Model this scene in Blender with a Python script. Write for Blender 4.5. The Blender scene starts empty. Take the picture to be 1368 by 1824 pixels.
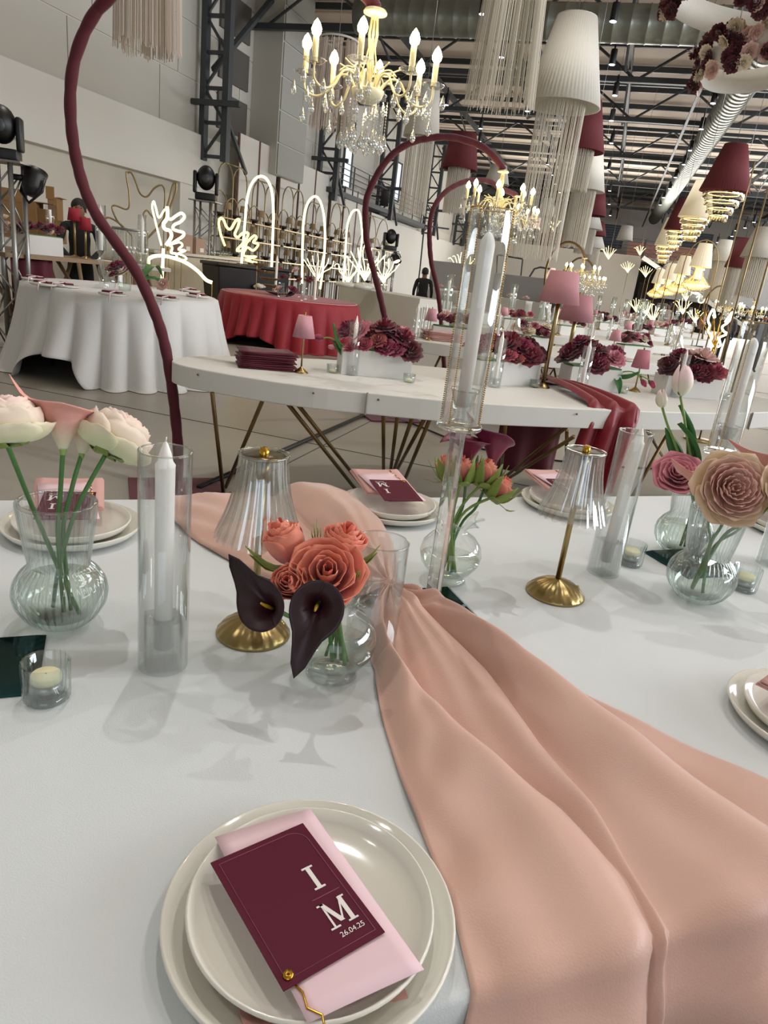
import bpy, math, random
from mathutils import Vector, Matrix, Quaternion
R = math.radians
rnd = random.Random(7)
sc = bpy.context.scene
COL = sc.collection

# ---------------------------------------------------------------- camera
CAMZ = 1.34; TZ = 0.76
FPX, PITCH, ROLL, AZ = 1227.0, R(19.2), R(7.1), R(15.3)
fw = Vector((-math.sin(AZ)*math.cos(PITCH), math.cos(AZ)*math.cos(PITCH), -math.sin(PITCH)))
r0 = Vector((math.cos(AZ), math.sin(AZ), 0)); u0 = r0.cross(fw)
UPV = math.cos(ROLL)*u0 - math.sin(ROLL)*r0; RTV = math.cos(ROLL)*r0 + math.sin(ROLL)*u0
cam_d = bpy.data.cameras.new('camera'); cam = bpy.data.objects.new('camera', cam_d); COL.objects.link(cam)
cam.matrix_world = Matrix(((RTV.x, UPV.x, -fw.x, 0), (RTV.y, UPV.y, -fw.y, 0), (RTV.z, UPV.z, -fw.z, CAMZ), (0, 0, 0, 1)))
cam_d.sensor_fit = 'HORIZONTAL'; cam_d.sensor_width = 36; cam_d.lens = 36*FPX/1368
cam_d.clip_start = 0.05; cam_d.clip_end = 200
sc.camera = cam

# ---------------------------------------------------------------- light and exposure
w = bpy.data.worlds.new('world'); sc.world = w; w.use_nodes = True
w.node_tree.nodes['Background'].inputs[0].default_value = (0.86, 0.93, 1.0, 1)
w.node_tree.nodes['Background'].inputs[1].default_value = 0.62
sc.view_settings.view_transform = 'Standard'; sc.view_settings.look = 'None'
sc.view_settings.exposure = -0.80; sc.view_settings.gamma = 1
sc.view_settings.use_curve_mapping = False

def light(name, kind, loc, target, energy, color, size=1, size_y=None, spot=60, blend=.6):
    d = bpy.data.lights.new(name, kind); d.energy = energy; d.color = color
    o = bpy.data.objects.new(name, d); COL.objects.link(o); o.location = loc
    o.rotation_euler = (Vector(target)-Vector(loc)).to_track_quat('-Z', 'Y').to_euler()
    if kind == 'AREA':
        d.shape = 'RECTANGLE'; d.size = size; d.size_y = size_y or size
    elif kind == 'SPOT':
        d.spot_size = R(spot); d.spot_blend = blend; d.shadow_soft_size = size
    else: d.shadow_soft_size = size
    return o
# daylight through the hall door behind the camera and the high windows on the right
light('door_daylight', 'AREA', (3.5, -7.9, 2.6), (0, 8, 1.2), 230, (.76, .88, 1), 6, 4.6)
light('window_daylight', 'AREA', (16.5, 20, 4.6), (-4, 24, 6.2), 8000, (.92, .95, 1), 40, 3)
light('roof_uplight', 'AREA', (3, 47, 1.2), (3, 38, 8), 3800, (1, .96, .9), 16, 3)  # added uplight with no window behind it, brightens the roof sheets
# ceiling spots above the near table (each throws one of the crisp shadows)
for q, e in (((-1.3, 2.9, 6.3), 430), ((2.2, 2.2, 6.3), 210), ((-2.5, -.7, 6.3), 210), ((1.3, 4.9, 6.3), 350)):
    light('ceiling_spot_light', 'SPOT', q, (q[0]*.3-.1, q[1]*.2+1.0, .76), e, (1, .98, .95), .035, spot=75)
# rows of ceiling spots along the hall
for k, (x, y) in enumerate(((-6, 8), (-1, 9), (4, 10), (-7, 16), (0, 18), (5, 20), (-6, 26), (2, 30), (-2, 40), (5, 42))):
    light('hall_spot_light', 'SPOT', (x, y, 6.7), (x, y+.5, 0), 650, (1, .95, .88), .15, spot=110, blend=.9)

# ---------------------------------------------------------------- picture <-> place helpers
def ray(px, py): return fw*FPX + RTV*(px-684) + UPV*(912-py)
def at(px, py, z=TZ):
    d = ray(px, py); t = (z-CAMZ)/d.z; return Vector((d.x*t, d.y*t, z))
def ad(px, py, dist):
    d = ray(px, py); t = dist/math.hypot(d.x, d.y); return Vector((d.x*t, d.y*t, CAMZ+d.z*t))
def onx(px, py, x):
    d = ray(px, py); t = x/d.x; return Vector((x, d.y*t, CAMZ+d.z*t))
def ony(px, py, y):
    d = ray(px, py); t = y/d.y; return Vector((d.x*t, y, CAMZ+d.z*t))

# ---------------------------------------------------------------- mesh helpers
class MB:
    def __init__(s): s.v = []; s.f = []; s.m = []; s.cur = 0
    def add(s, vs, fs):
        b = len(s.v); s.v += [tuple(p) for p in vs]
        for f in fs: s.f.append(tuple(b+i for i in f)); s.m.append(s.cur)
        return s
    def box(s, c, d, rz=0, M=None):
        c = Vector(c); pts = []
        for x in (-.5, .5):
            for y in (-.5, .5):
                for z in (-.5, .5):
                    p = Vector((x*d[0], y*d[1], z*d[2]))
                    if rz: p = Matrix.Rotation(rz, 3, 'Z') @ p
                    if M: p = M @ p
                    pts.append(p+c)
        return s.add(pts, [(0, 1, 3, 2), (4, 6, 7, 5), (0, 4, 5, 1), (2, 3, 7, 6), (0, 2, 6, 4), (1, 5, 7, 3)])
    def lathe(s, prof, n=24, c=(0, 0, 0), mod=None, M=None, cap=False, closed=False):
        vs = []; fs = []; k = len(prof)
        for j, (r, z) in enumerate(prof):
            for i in range(n):
                a = 2*math.pi*i/n; rr = r*(mod(a, j, z) if mod else 1)
                p = Vector((rr*math.cos(a), rr*math.sin(a), z))
                if M: p = M @ p
                vs.append(p+Vector(c))
        rows = k if closed else k-1
        for j in range(rows):
            j2 = (j+1) % k
            for i in range(n): fs.append((j*n+i, j*n+(i+1) % n, j2*n+(i+1) % n, j2*n+i))
        if cap:
            fs.append(tuple(range(n-1, -1, -1))); fs.append(tuple((k-1)*n+i for i in range(n)))
        return s.add(vs, fs)
    def tube(s, path, r, n=8, closed=False, flat=None):
        P = [Vector(p) for p in path]; k = len(P); vs = []; fs = []
        up = None
        for j in range(k):
            a = P[(j-1) % k] if (closed or j > 0) else P[j]; b = P[(j+1) % k] if (closed or j < k-1) else P[j]
            t = (b-a).normalized() if (b-a).length > 1e-9 else Vector((0, 0, 1))
            if up is None: up = Vector((0, 0, 1)) if abs(t.z) < .9 else Vector((1, 0, 0))
            x = t.cross(up)
            if x.length < 1e-6: x = t.orthogonal()
            x.normalize(); y = x.cross(t).normalized(); up = y
            rr = r[j] if hasattr(r, '__len__') else r
            for i in range(n):
                an = 2*math.pi*(i+.5)/n; q = x*math.cos(an)*rr + y*math.sin(an)*rr*(flat or 1)
                vs.append(P[j]+q)
        for j in range(k if closed else k-1):
            j2 = (j+1) % k
            for i in range(n): fs.append((j*n+i, j*n+(i+1) % n, j2*n+(i+1) % n, j2*n+i))
        if not closed: fs.append(tuple(range(n-1, -1, -1))); fs.append(tuple((k-1)*n+i for i in range(n)))
        return s.add(vs, fs)
    def grid(s, fn, nu, nv, wrap=False):
        vs = [fn(i/(nu if wrap else nu-1), j/(nv-1)) for j in range(nv) for i in range(nu)]; fs = []
        for j in range(nv-1):
            for i in range(nu if wrap else nu-1):
                i2 = (i+1) % nu; fs.append((j*nu+i, j*nu+i2, (j+1)*nu+i2, (j+1)*nu+i))
        return s.add(vs, fs)
    def ball(s, c, r, n=10, m=6, sc=(1, 1, 1), M=None):
        pr = [(math.sin(math.pi*j/m)*r+1e-5, -math.cos(math.pi*j/m)*r) for j in range(m+1)]
        vs = []; k = len(pr)
        S = Matrix.Diagonal(Vector(sc)); S = (M @ S) if M else S
        return s.lathe(pr, n, c, M=S)
    def prism(s, poly, z0, z1):
        n = len(poly); vs = [(x, y, z0) for x, y in poly]+[(x, y, z1) for x, y in poly]
        fs = [tuple(range(n-1, -1, -1)), tuple(range(n, 2*n))]+[(i, (i+1) % n, n+(i+1) % n, n+i) for i in range(n)]
        return s.add(vs, fs)
    def mesh(s, name, mats=None, smooth=True):
        me = bpy.data.meshes.new(name); me.from_pydata(s.v, [], s.f)
        if mats:
            for m_ in (mats if isinstance(mats, (list, tuple)) else [mats]): me.materials.append(m_)
        if smooth: me.polygons.foreach_set('use_smooth', [True]*len(me.polygons))
        if isinstance(mats, (list, tuple)): me.polygons.foreach_set('material_index', s.m)
        me.update(); return me

def tag(o, label=None, cat=None, group=None, kind=None):
    if label: o['label'] = label
    if cat: o['category'] = cat
    if group: o['group'] = group
    if kind: o['kind'] = kind
    return o
def link(name, me, parent=None, loc=(0, 0, 0), rot=(0, 0, 0), scale=None):
    o = bpy.data.objects.new(name, me); COL.objects.link(o); o.location = loc; o.rotation_euler = rot
    if scale: o.scale = (scale,)*3 if not hasattr(scale, '__len__') else scale
    if parent is not None: o.parent = parent
    return o
def part(name, mb, mat, parent, loc=(0, 0, 0), rot=(0, 0, 0), smooth=True, label=None, kind=None, bevel=0, solid=0, sub=0):
    me = mb.mesh(name, mat, smooth) if isinstance(mb, MB) else mb
    o = link(name, me, parent, loc, rot)
    if solid: m = o.modifiers.new('s', 'SOLIDIFY'); m.thickness = solid; m.offset = 0
    if sub: m = o.modifiers.new('u', 'SUBSURF'); m.levels = sub; m.render_levels = sub
    if bevel: m = o.modifiers.new('b', 'BEVEL'); m.width = bevel; m.segments = 2; m.limit_method = 'ANGLE'
    return tag(o, label, kind=kind)
def thing(name, label, cat, loc=(0, 0, 0), rz=0, group=None, rot=None):
    o = bpy.data.objects.new(name, None); COL.objects.link(o); o.location = loc; o.rotation_euler = rot or (0, 0, rz)
    o.empty_display_size = .05
    return tag(o, label, cat, group)
def solo(name, mb, mat, label, cat, group=None, **k):
    return tag(part(name, mb, mat, None, **k), label, cat, group)
def struct(name, mb, mat, smooth=False, **k):
    o = part(name, mb, mat, None, smooth=smooth, **k); o['kind'] = 'structure'; return o
KIDS = {}
def dup(root, loc, rz=None, label=None, group=None, scale=None, rot=None):
    kids = [c for c in root.children]
    c = root.copy(); COL.objects.link(c); c.location = loc
    if rz is not None: c.rotation_euler = (0, 0, rz)
    if rot is not None: c.rotation_euler = rot
    if scale: c.scale = (scale,)*3
    if label: c['label'] = label
    if group: c['group'] = group
    def rec(src, dst):
        for k in src.children:
            q = k.copy(); COL.objects.link(q); q.parent = dst; rec(k, q)
    rec(root, c); return c

# ---------------------------------------------------------------- materials
def lin(c):
    c = c.lstrip('#'); r = [int(c[i:i+2], 16)/255 for i in (0, 2, 4)]
    return tuple((x/12.92 if x <= .04045 else ((x+.055)/1.055)**2.4) for x in r)+(1,)
MATS = {}
def mat(name, col, rough=.5, metal=0, var=0, scale=8, bump=0, bscale=40, sheen=0, emit=0, emcol=None, spec=.5, trans=0, aniso=0, stretch=None, sss=0):
    if name in MATS: return MATS[name]
    m = bpy.data.materials.new(name); m.use_nodes = True; nt = m.node_tree; b = nt.nodes['Principled BSDF']
    c = lin(col) if isinstance(col, str) else col
    b.inputs['Base Color'].default_value = c; b.inputs['Roughness'].default_value = rough; b.inputs['Metallic'].default_value = metal
    b.inputs['Specular IOR Level'].default_value = spec
    if sheen: b.inputs['Sheen Weight'].default_value = sheen; b.inputs['Sheen Roughness'].default_value = .4
    if trans: b.inputs['Transmission Weight'].default_value = trans
    if sss: b.inputs['Subsurface Weight'].default_value = sss; b.inputs['Subsurface Scale'].default_value = .01
    if emit: b.inputs['Emission Color'].default_value = lin(emcol) if emcol else c; b.inputs['Emission Strength'].default_value = emit
    if var or bump:
        tc = nt.nodes.new('ShaderNodeTexCoord'); mp = nt.nodes.new('ShaderNodeMapping'); nt.links.new(tc.outputs['Object'], mp.inputs[0])
        if stretch: mp.inputs['Scale'].default_value = stretch
    if var:
        n = nt.nodes.new('ShaderNodeTexNoise'); n.inputs['Scale'].default_value = scale; n.inputs['Detail'].default_value = 5
        nt.links.new(mp.outputs[0], n.inputs[0])
        mx = nt.nodes.new('ShaderNodeMix'); mx.data_type = 'RGBA'
        mx.inputs[6].default_value = tuple(max(0, x*(1-var)) for x in c[:3])+(1,); mx.inputs[7].default_value = tuple(min(1, x*(1+var)) for x in c[:3])+(1,)
        nt.links.new(n.outputs['Fac'], mx.inputs[0]); nt.links.new(mx.outputs[2], b.inputs['Base Color'])
    if bump:
        n2 = nt.nodes.new('ShaderNodeTexNoise'); n2.inputs['Scale'].default_value = bscale; n2.inputs['Detail'].default_value = 3
        nt.links.new(mp.outputs[0], n2.inputs[0]); bp = nt.nodes.new('ShaderNodeBump'); bp.inputs['Strength'].default_value = bump; bp.inputs['Distance'].default_value = .01
        nt.links.new(n2.outputs['Fac'], bp.inputs['Height']); nt.links.new(bp.outputs[0], b.inputs['Normal'])
    MATS[name] = m; return m
def petal_mat(name, base, tip, mid=.5, rough=.55, axis='Z', lo=0., hi=.03):
    """petal colour running from the base of the bloom to the rim"""
    m = bpy.data.materials.new(name); m.use_nodes = True; nt = m.node_tree; b = nt.nodes['Principled BSDF']
    tc = nt.nodes.new('ShaderNodeTexCoord'); sp = nt.nodes.new('ShaderNodeSeparateXYZ'); mr = nt.nodes.new('ShaderNodeMapRange')
    n = nt.nodes.new('ShaderNodeTexNoise'); n.inputs['Scale'].default_value = 60; ma = nt.nodes.new('ShaderNodeMath'); ma.operation = 'MULTIPLY_ADD'; ma.inputs[1].default_value = (hi-lo)*.6
    nt.links.new(tc.outputs['Object'], sp.inputs[0]); nt.links.new(tc.outputs['Object'], n.inputs[0]); nt.links.new(n.outputs['Fac'], ma.inputs[0]); nt.links.new(sp.outputs[axis], ma.inputs[2])
    nt.links.new(ma.outputs[0], mr.inputs[0]); mr.inputs[1].default_value = lo+(hi-lo)*.3; mr.inputs[2].default_value = hi+(hi-lo)*.3
    mx = nt.nodes.new('ShaderNodeMix'); mx.data_type = 'RGBA'; mx.inputs[6].default_value = lin(base); mx.inputs[7].default_value = lin(tip)
    nt.links.new(mr.outputs[0], mx.inputs[0]); nt.links.new(mx.outputs[2], b.inputs['Base Color']); b.inputs['Roughness'].default_value = rough
    b.inputs['Sheen Weight'].default_value = .2
    MATS[name] = m; return m
def glass(name, tint=(.97, .985, .98), rough=.02, base=.05, edge=.55, edgetint=(.62, .68, .68), mixg=0):
    """clear blown glass: what passes through is tinted more at grazing angles where the wall is thicker, plus a polished reflection"""
    m = bpy.data.materials.new(name); m.use_nodes = True; nt = m.node_tree; nt.nodes.remove(nt.nodes['Principled BSDF'])
    out = nt.nodes['Material Output']; tr = nt.nodes.new('ShaderNodeBsdfTransparent'); gl = nt.nodes.new('ShaderNodeBsdfGlossy'); gl.inputs['Roughness'].default_value = rough
    gl.inputs['Color'].default_value = (1, 1, 1, 1)
    lw = nt.nodes.new('ShaderNodeLayerWeight'); lw.inputs[0].default_value = edge
    cr = nt.nodes.new('ShaderNodeMix'); cr.data_type = 'RGBA'; cr.inputs[6].default_value = tint+(1,); cr.inputs[7].default_value = edgetint+(1,)
    pw = nt.nodes.new('ShaderNodeMath'); pw.operation = 'POWER'; pw.inputs[1].default_value = 2.2
    nt.links.new(lw.outputs['Facing'], pw.inputs[0]); nt.links.new(pw.outputs[0], cr.inputs[0]); nt.links.new(cr.outputs[2], tr.inputs[0])
    fr = nt.nodes.new('ShaderNodeMapRange'); fr.inputs[3].default_value = base; fr.inputs[4].default_value = .6
    nt.links.new(pw.outputs[0], fr.inputs[0])
    mx = nt.nodes.new('ShaderNodeMixShader'); nt.links.new(fr.outputs[0], mx.inputs[0]); nt.links.new(tr.outputs[0], mx.inputs[1]); nt.links.new(gl.outputs[0], mx.inputs[2])
    last = mx
    if mixg:
        g = nt.nodes.new('ShaderNodeBsdfGlass'); g.inputs['IOR'].default_value = 1.45; g.inputs['Roughness'].default_value = .0
        m2 = nt.nodes.new('ShaderNodeMixShader'); m2.inputs[0].default_value = mixg
        nt.links.new(mx.outputs[0], m2.inputs[1]); nt.links.new(g.outputs[0], m2.inputs[2]); last = m2
    nt.links.new(last.outputs[0], out.inputs[0]); MATS[name] = m; return m

G = glass('clear_glass', tint=(.985, .992, .99), base=.05, edgetint=(.72, .76, .76))
GR = glass('ribbed_glass', tint=(.965, .985, .98), base=.08, edge=.5, edgetint=(.50, .60, .58))
GC = glass('crystal', tint=(.98, .99, .99), base=.12, edge=.5, edgetint=(.84, .88, .88), mixg=.05)
GX = glass('cut_crystal', tint=(.98, .99, .99), base=.15, edge=.5, edgetint=(.7, .75, .76), mixg=.75)
GS = glass('shade_glass', tint=(.93, .94, .93), base=.24, edge=.5, edgetint=(.66, .68, .68))
WATER = glass('water', tint=(.93, .97, .93), base=.04, edge=.4, edgetint=(.75, .84, .78))
def cloth_mat(name, col, rough=.8, var=.03, bump=.12, sheen=.15, **k): return mat(name, col, rough, var=var, scale=14, bump=bump, bscale=500, sheen=sheen, **k)
M_linen = cloth_mat('white_linen', '#d3d8d9')
M_satin = mat('pink_satin', '#d0a899', .40, var=.03, scale=5, bump=.10, bscale=420, sheen=.45, spec=.35)
M_napk = cloth_mat('pink_napkin', '#cf9f98', .7)
M_burg = cloth_mat('burgundy_fabric', '#5a1222', .75)
M_burgs = mat('burgundy_satin', '#7c0f20', .45, var=.06, scale=6, sheen=.3)
M_redc = cloth_mat('red_tablecloth', '#8e1020', .65)
M_wine = cloth_mat('wine_wrap', '#50101f', .8, var=.1)
M_plate = mat('glazed_white', '#dedcd2', .12, var=.02, scale=10, spec=.6)
M_paper = mat('pale_pink_paper', '#e3c5cc', .6, var=.02)
M_card = mat('burgundy_card', '#551029', .6, spec=.2, var=.05, scale=20)
M_white = mat('white_print', '#e6e0dc', .5)
M_line = mat('pink_print', '#8e4e62', .5)
M_brass = mat('brushed_brass', '#a59163', .28, 1, var=.08, scale=3, bump=.04, bscale=200, stretch=(1, 1, 12))
M_gold = mat('polished_gold', '#c79c3c', .2, 1)
M_wax = mat('candle_wax', '#f7f5ef', .45, var=.01, sss=.2)
M_wax2 = mat('tealight_wax', '#efe8c0', .5, sss=.2)
M_alu = mat('aluminium_cup', '#b9b9b9', .3, 1)
M_stem = mat('green_stem', '#4d7a3e', .5, var=.2, scale=30)
M_leaf = mat('green_leaf', '#2f6a2e', .45, var=.25, scale=30)
M_sepal = mat('sepal_green', '#7d9140', .55, var=.25, scale=60)
M_paint = mat('white_table_paint', '#d4d3ce', .55, var=.02, scale=3)
M_leg = mat('bronze_leg', '#6b5636', .35, .8, var=.1)
M_mirror = mat('bevelled_mirror', '#2c5054', .03, .9)
M_black = mat('black_plastic', '#0e0e0f', .45, var=.1)
M_steel = mat('dark_steel', '#43474a', .5, .3, var=.1, scale=2)
M_alum = mat('truss_aluminium', '#9a9a98', .35, .8)
M_pinkshade = mat('pink_shade_fabric', '#c8929c', .75, var=.05, scale=20, bump=.1, bscale=200)
M_redshade = mat('red_shade_fabric', '#96182b', .75, var=.05)
M_bulb = mat('lit_bulb', '#fff0c0', .3, emit=60, emcol='#ffe0a0')
M_iv = mat('ivory_enamel', '#e9e2c4', .3, spec=.6)
M_neon = mat('neon_tube', '#fff6d0', .4, emit=4, emcol='#ffeeb0')
M_drop = glass('crystal_drops', tint=(.88, .90, .88), base=.4, edge=.6, edgetint=(.30, .33, .35))
# ================================================================ the setting
def wallmat(name, col, var=.03): return mat(name, col, .75, var=var, scale=.8, bump=.05, bscale=30)
M_wall = wallmat('painted_wall', '#cdc8bc'); M_wall2 = wallmat('white_partition', '#dad8d0'); M_panel = wallmat('grey_sheet', '#bfbcb2')
M_floor = mat('polished_concrete', '#9c978c', .38, var=.12, scale=.9, bump=.02, bscale=6)
M_joint = mat('floor_joint', '#565350', .8)
M_roof = mat('roof_sheet', '#eadaca', .8, var=.08, scale=.5)
M_duct = mat('galvanised_duct', '#8c9088', .35, .7, var=.12, scale=2)
M_pinkshade2 = mat('blush_rail', '#c9988c', .7)
struct('floor', MB().box((3, 22, -.05), (32, 84, .1)), M_floor)
# saw-cut joints
for k, y in enumerate((4.9, 9.8, 14.7, 19.6, 24.5)):
    struct('trim_%d' % (k+1), MB().box((3, y, .0015), (27, .008, .003)), M_joint)
for k, x in enumerate((-6.5, -1.9, 2.7)):
    struct('trim_%d' % (k+6), MB().box((x, 20, .0015), (.008, 78, .003)), M_joint)
XW = -10.5
wl = struct('wall_left', MB().box((XW-.45, 26, 4), (.5, 74, 9)), M_wall)
# bulkhead band and lower parapet standing proud of the wall
part('bulkhead', MB().box((XW-.2, 5.5, 3.36), (.5, 26.6, 1.18)), M_wall2, wl, smooth=False)
part('parapet', MB().box((XW-.17, 34, 1.75), (.36, 36, 3.5)), M_wall2, wl, smooth=False)
# cladding sheets with recessed joints above
n = 0
for zi in range(4):
    for yi in range(22):
        z0 = 3.97+zi*1.15; y0 = -2+yi*2.9
        part('sheet', MB().box((XW-.19, y0+1.45+(.7 if zi % 2 else 0), z0+.565), (.03, 2.87, 1.12)), M_panel, wl, smooth=False)
# dark louvre bay
M_louv = mat('dark_louvre', '#57524c', .6)
for z in (4.75, 5.9, 7.0):
    part('louvre', MB().box((XW-.14, 18.6, z), (.06, 1.5, .85)), M_louv, wl, smooth=False)
struct('wall_far', MB().box((3, 62, 4), (30, .3, 9)), wallmat('far_wall', '#c8c0b2'))
wr = struct('wall_right', MB().box((17.2, 26, 1.6), (.3, 78, 3.2)), M_wall2)
part('upper_wall', MB().box((17.2, 26, 8), (.3, 78, 1.4)), M_wall2, wr, smooth=False)
for k in range(9): part('window_post', MB().box((17.2, -8+k*9, 5.3), (.3, .4, 4.2)), M_wall2, wr, smooth=False)
wb = struct('wall_back', MB().box((-5.2, -9, 4), (11.5, .3, 9)), M_wall2)
part('side_bay', MB().box((12.2, -9, 4), (10.5, .3, 9)), M_wall2, wb, smooth=False)
part('door_header', MB().box((3.7, -9, 6.8), (6.6, .3, 3.4)), M_wall2, wb, smooth=False)
cl = struct('ceiling', MB().box((3, 26, 8.55), (30, 78, .1)), M_roof)
for k in range(26):                                            # corrugated roof sheets between the purlins
    part('roof_sheet', MB().box((3, 9+k*2.1, 8.46), (28, 1.9, .05)), M_roof, cl, smooth=False)
# purlins, trusses
for k in range(21): struct('beam_%d' % (k+1), MB().box((2.5, 10+k*2.35, 8.3), (27, .09, .16)), M_steel)
bn = 22
for x in (-7.5, -4.2, -.9, 2.4, 5.7, 9.0, 12.3):
    struct('beam_%d' % bn, MB().box((x, 34, 7.95), (.12, 56, .18)), M_steel); bn += 1
    t = MB()
    for k in range(9):
        y = 9.5+k*6.2
        t.tube([(x, y, 7.05), (x, y+3.1, 7.9)], .035, 5).tube([(x, y+3.1, 7.9), (x, y+6.2, 7.05)], .035, 5)
    struct('beam_%d' % bn, t, M_steel); bn += 1
for k, y in enumerate((14.2, 19.4, 22.7, 27.3, 33.9, 41.8, 51.6)):
    t = MB(); t.box((2.5, y, 7.05), (27, .16, .14)).box((2.5, y, 8.1), (27, .12, .12))
    x = -10.2
    while x < 15:
        t.tube([(x, y, 7.05), (x+1.6, y, 8.1)], .04, 5); t.tube([(x+1.6, y, 8.1), (x+3.2, y, 7.05)], .04, 5)
        x += 3.2
    struct('truss_%d' % (k+1), t, M_steel)
# long lighting battens
for k, (x, z) in enumerate(((-2.9, 6.8), (1.1, 6.85), (4.2, 6.8))):
    struct('batten_%d' % (k+1), MB().box((x, 36, z), (.08, 50, .06)), M_steel)
# ducts
def duct(name, p, q, r, label_ribs=40):
    p, q = Vector(p), Vector(q); pts = []; rs = []
    n = int((q-p).length/.35)
    for i in range(n):
        for t, rr in ((i/n, r), ((i+.86)/n, r), ((i+.9)/n, r*1.03), ((i+.96)/n, r*1.03)): pts.append(p.lerp(q, t)); rs.append(rr)
    struct(name, MB().tube(pts, rs, 24), M_duct, smooth=True)
duct('duct_1', (-7.2, 18.3, 7.0), (12, 18.3, 7.0), .37)
duct('duct_2', (2.15, 19, 7.0), (1.7, 56, 7.0), .38)
# lattice columns against the left wall
def lattice(n, y, z0=3.4, x=XW+.05):
    t = MB()
    t.box((x+.62, y, (z0+8.3)/2), (.16, .2, 8.3-z0)).box((x, y, (z0+8.3)/2), (.14, .2, 8.3-z0))
    z = z0+.1; s = 1
    while z < 7.9:
        t.tube([(x+(.0 if s > 0 else .6), y, z), (x+(.6 if s > 0 else 0), y, z+.75)], .04, 4)
        t.box((x+.3, y, z), (.6, .08, .08)); z += .75; s = -s
    t.tube([(x+.62, y, z0+1.0), (x+.62, y+1.1, z0-.1)], .06, 5)
    t.box((x+.45, y-.2, z0+1.25), (1.3, .12, .12))
    struct('column_%d' % n, t, M_steel)
for i, y in enumerate((16.9, 24.3, 30.9, 39, 47)): lattice(i+1, y)
t = MB().tube([(XW+.3, 16.9, 5.4), (XW+.3, 20.2, 8.2)], .09, 6); struct('brace_1', t, M_steel)
# clad service shaft with panel seams
sh = struct('column_6', MB().box((XW+.25, 20.6, 6.0), (.9, 1.9, 4.9)), M_panel)
for k in range(6): part('panel', MB().box((XW+.72, 20.6, 3.95+k*.82), (.03, 1.8, .78)), mat('shaft_panel', '#9c9c95', .6, var=.05), sh, smooth=False)
# bright slot windows with steel frames
M_day = mat('daylit_pane', '#dfe8ee', .2, emit=1.6, emcol='#dfeaf5')
for i, (y, h) in enumerate(((27.4, 2.3), (34.0, 1.6))):
    f = struct('window_%d' % (i+1), MB().box((XW-.15, y-.42, 5.3), (.1, .06, h+.1)).box((XW-.15, y+.42, 5.3), (.1, .06, h+.1)).box((XW-.15, y, 5.3-h/2), (.1, .9, .06)).box((XW-.15, y, 5.3+h/2), (.1, .9, .06)), M_steel)
    part('pane', MB().box((XW-.17, y, 5.3), (.03, .8, h)), M_day, f, smooth=False)
f = struct('door_1', MB().box((XW+.06, 26.7, 1.4), (.06, .08, 2.9)).box((XW+.06, 29.1, 1.4), (.06, .08, 2.9)).box((XW+.06, 27.9, 2.86), (.06, 2.5, .08)), M_brass)
part('pane', MB().box((XW+.03, 27.9, 1.42), (.04, 2.3, 2.8)), M_day, f, smooth=False)
# gallery railing on the left wall
def railing(name, pts, h=.95, n=5, m=M_steel, label=None):
    t = MB()
    for a, b in zip(pts[:-1], pts[1:]):
        a, b = Vector(a), Vector(b)
        for k in range(n): t.tube([a+Vector((0, 0, h*(k+1)/n)), b+Vector((0, 0, h*(k+1)/n))], .018, 4)
        c = max(1, int((b-a).length/1.5))
        for k in range(c+1): p = a.lerp(b, k/c); t.tube([p, p+Vector((0, 0, h))], .028, 4)
    return struct(name, t, m)
struct('balcony_1', MB().box((XW+.2, 31, 3.72), (.9, 14, .16)), M_steel)
railing('railing_1', [(XW+.6, 24.6, 3.8), (XW+.6, 38, 3.8)])
# far gallery with its parapet, steel rail, and staircase
bal = struct('balcony_2', MB().box((-4.6, 50, 2.05), (11.8, .3, 4.1)), wallmat('gallery_wall', '#c9c4ba'))
struct('balcony_3', MB().box((3, 56, 3.95), (27, 12, .25)), wallmat('gallery_floor', '#a59d90'))
struct('wall_gallery', MB().box((9.5, 50, 2.9), (13.5, .3, 2.3)), wallmat('gallery_wall_right', '#cdd0d2'))
railing('railing_2', [(-10.3, 49.9, 4.1), (1.3, 49.9, 4.1)], 1.0, 5)
railing('railing_3', [(1.3, 49.9, 4.05), (16, 49.9, 4.05)], 1.0, 4)
M_shut = mat('blue_grey_shutter', '#5e6670', .5, var=.1)
for i, x in enumerate((-1.9, 4.6, 9.3)):
    f = struct('window_%d' % (i+3), MB().box((x, 61.7, 6.0), (3.6, .1, 1.7)), M_steel)
    for k in range(9): part('shutter_slat', MB().box((x, 61.62, 5.3+k*.175), (3.4, .05, .12)), M_shut, f, smooth=False)
st = struct('stairs_1', MB().box((4.2, 48.6, .05), (.4, .3, .1)), M_steel)
for k in range(22):
    part('step', MB().box((1.4+k*.36, 48.6, 4.0-k*.178), (.4, 1.5, .09)), M_steel, st, smooth=False)
part('stringer', MB().tube([(1.3, 47.85, 3.95), (9.2, 47.85, .1)], .16, 4), M_wall2, st, smooth=False)
railing('railing_4', [(1.3, 47.8, 4.0), (9.2, 47.8, .15)], 1.0, 4)
struct('wall_alcove', MB().box((3.6, 52, 1.3), (4, .2, 2.6)), mat('dark_timber', '#3f2c25', .6))

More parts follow.
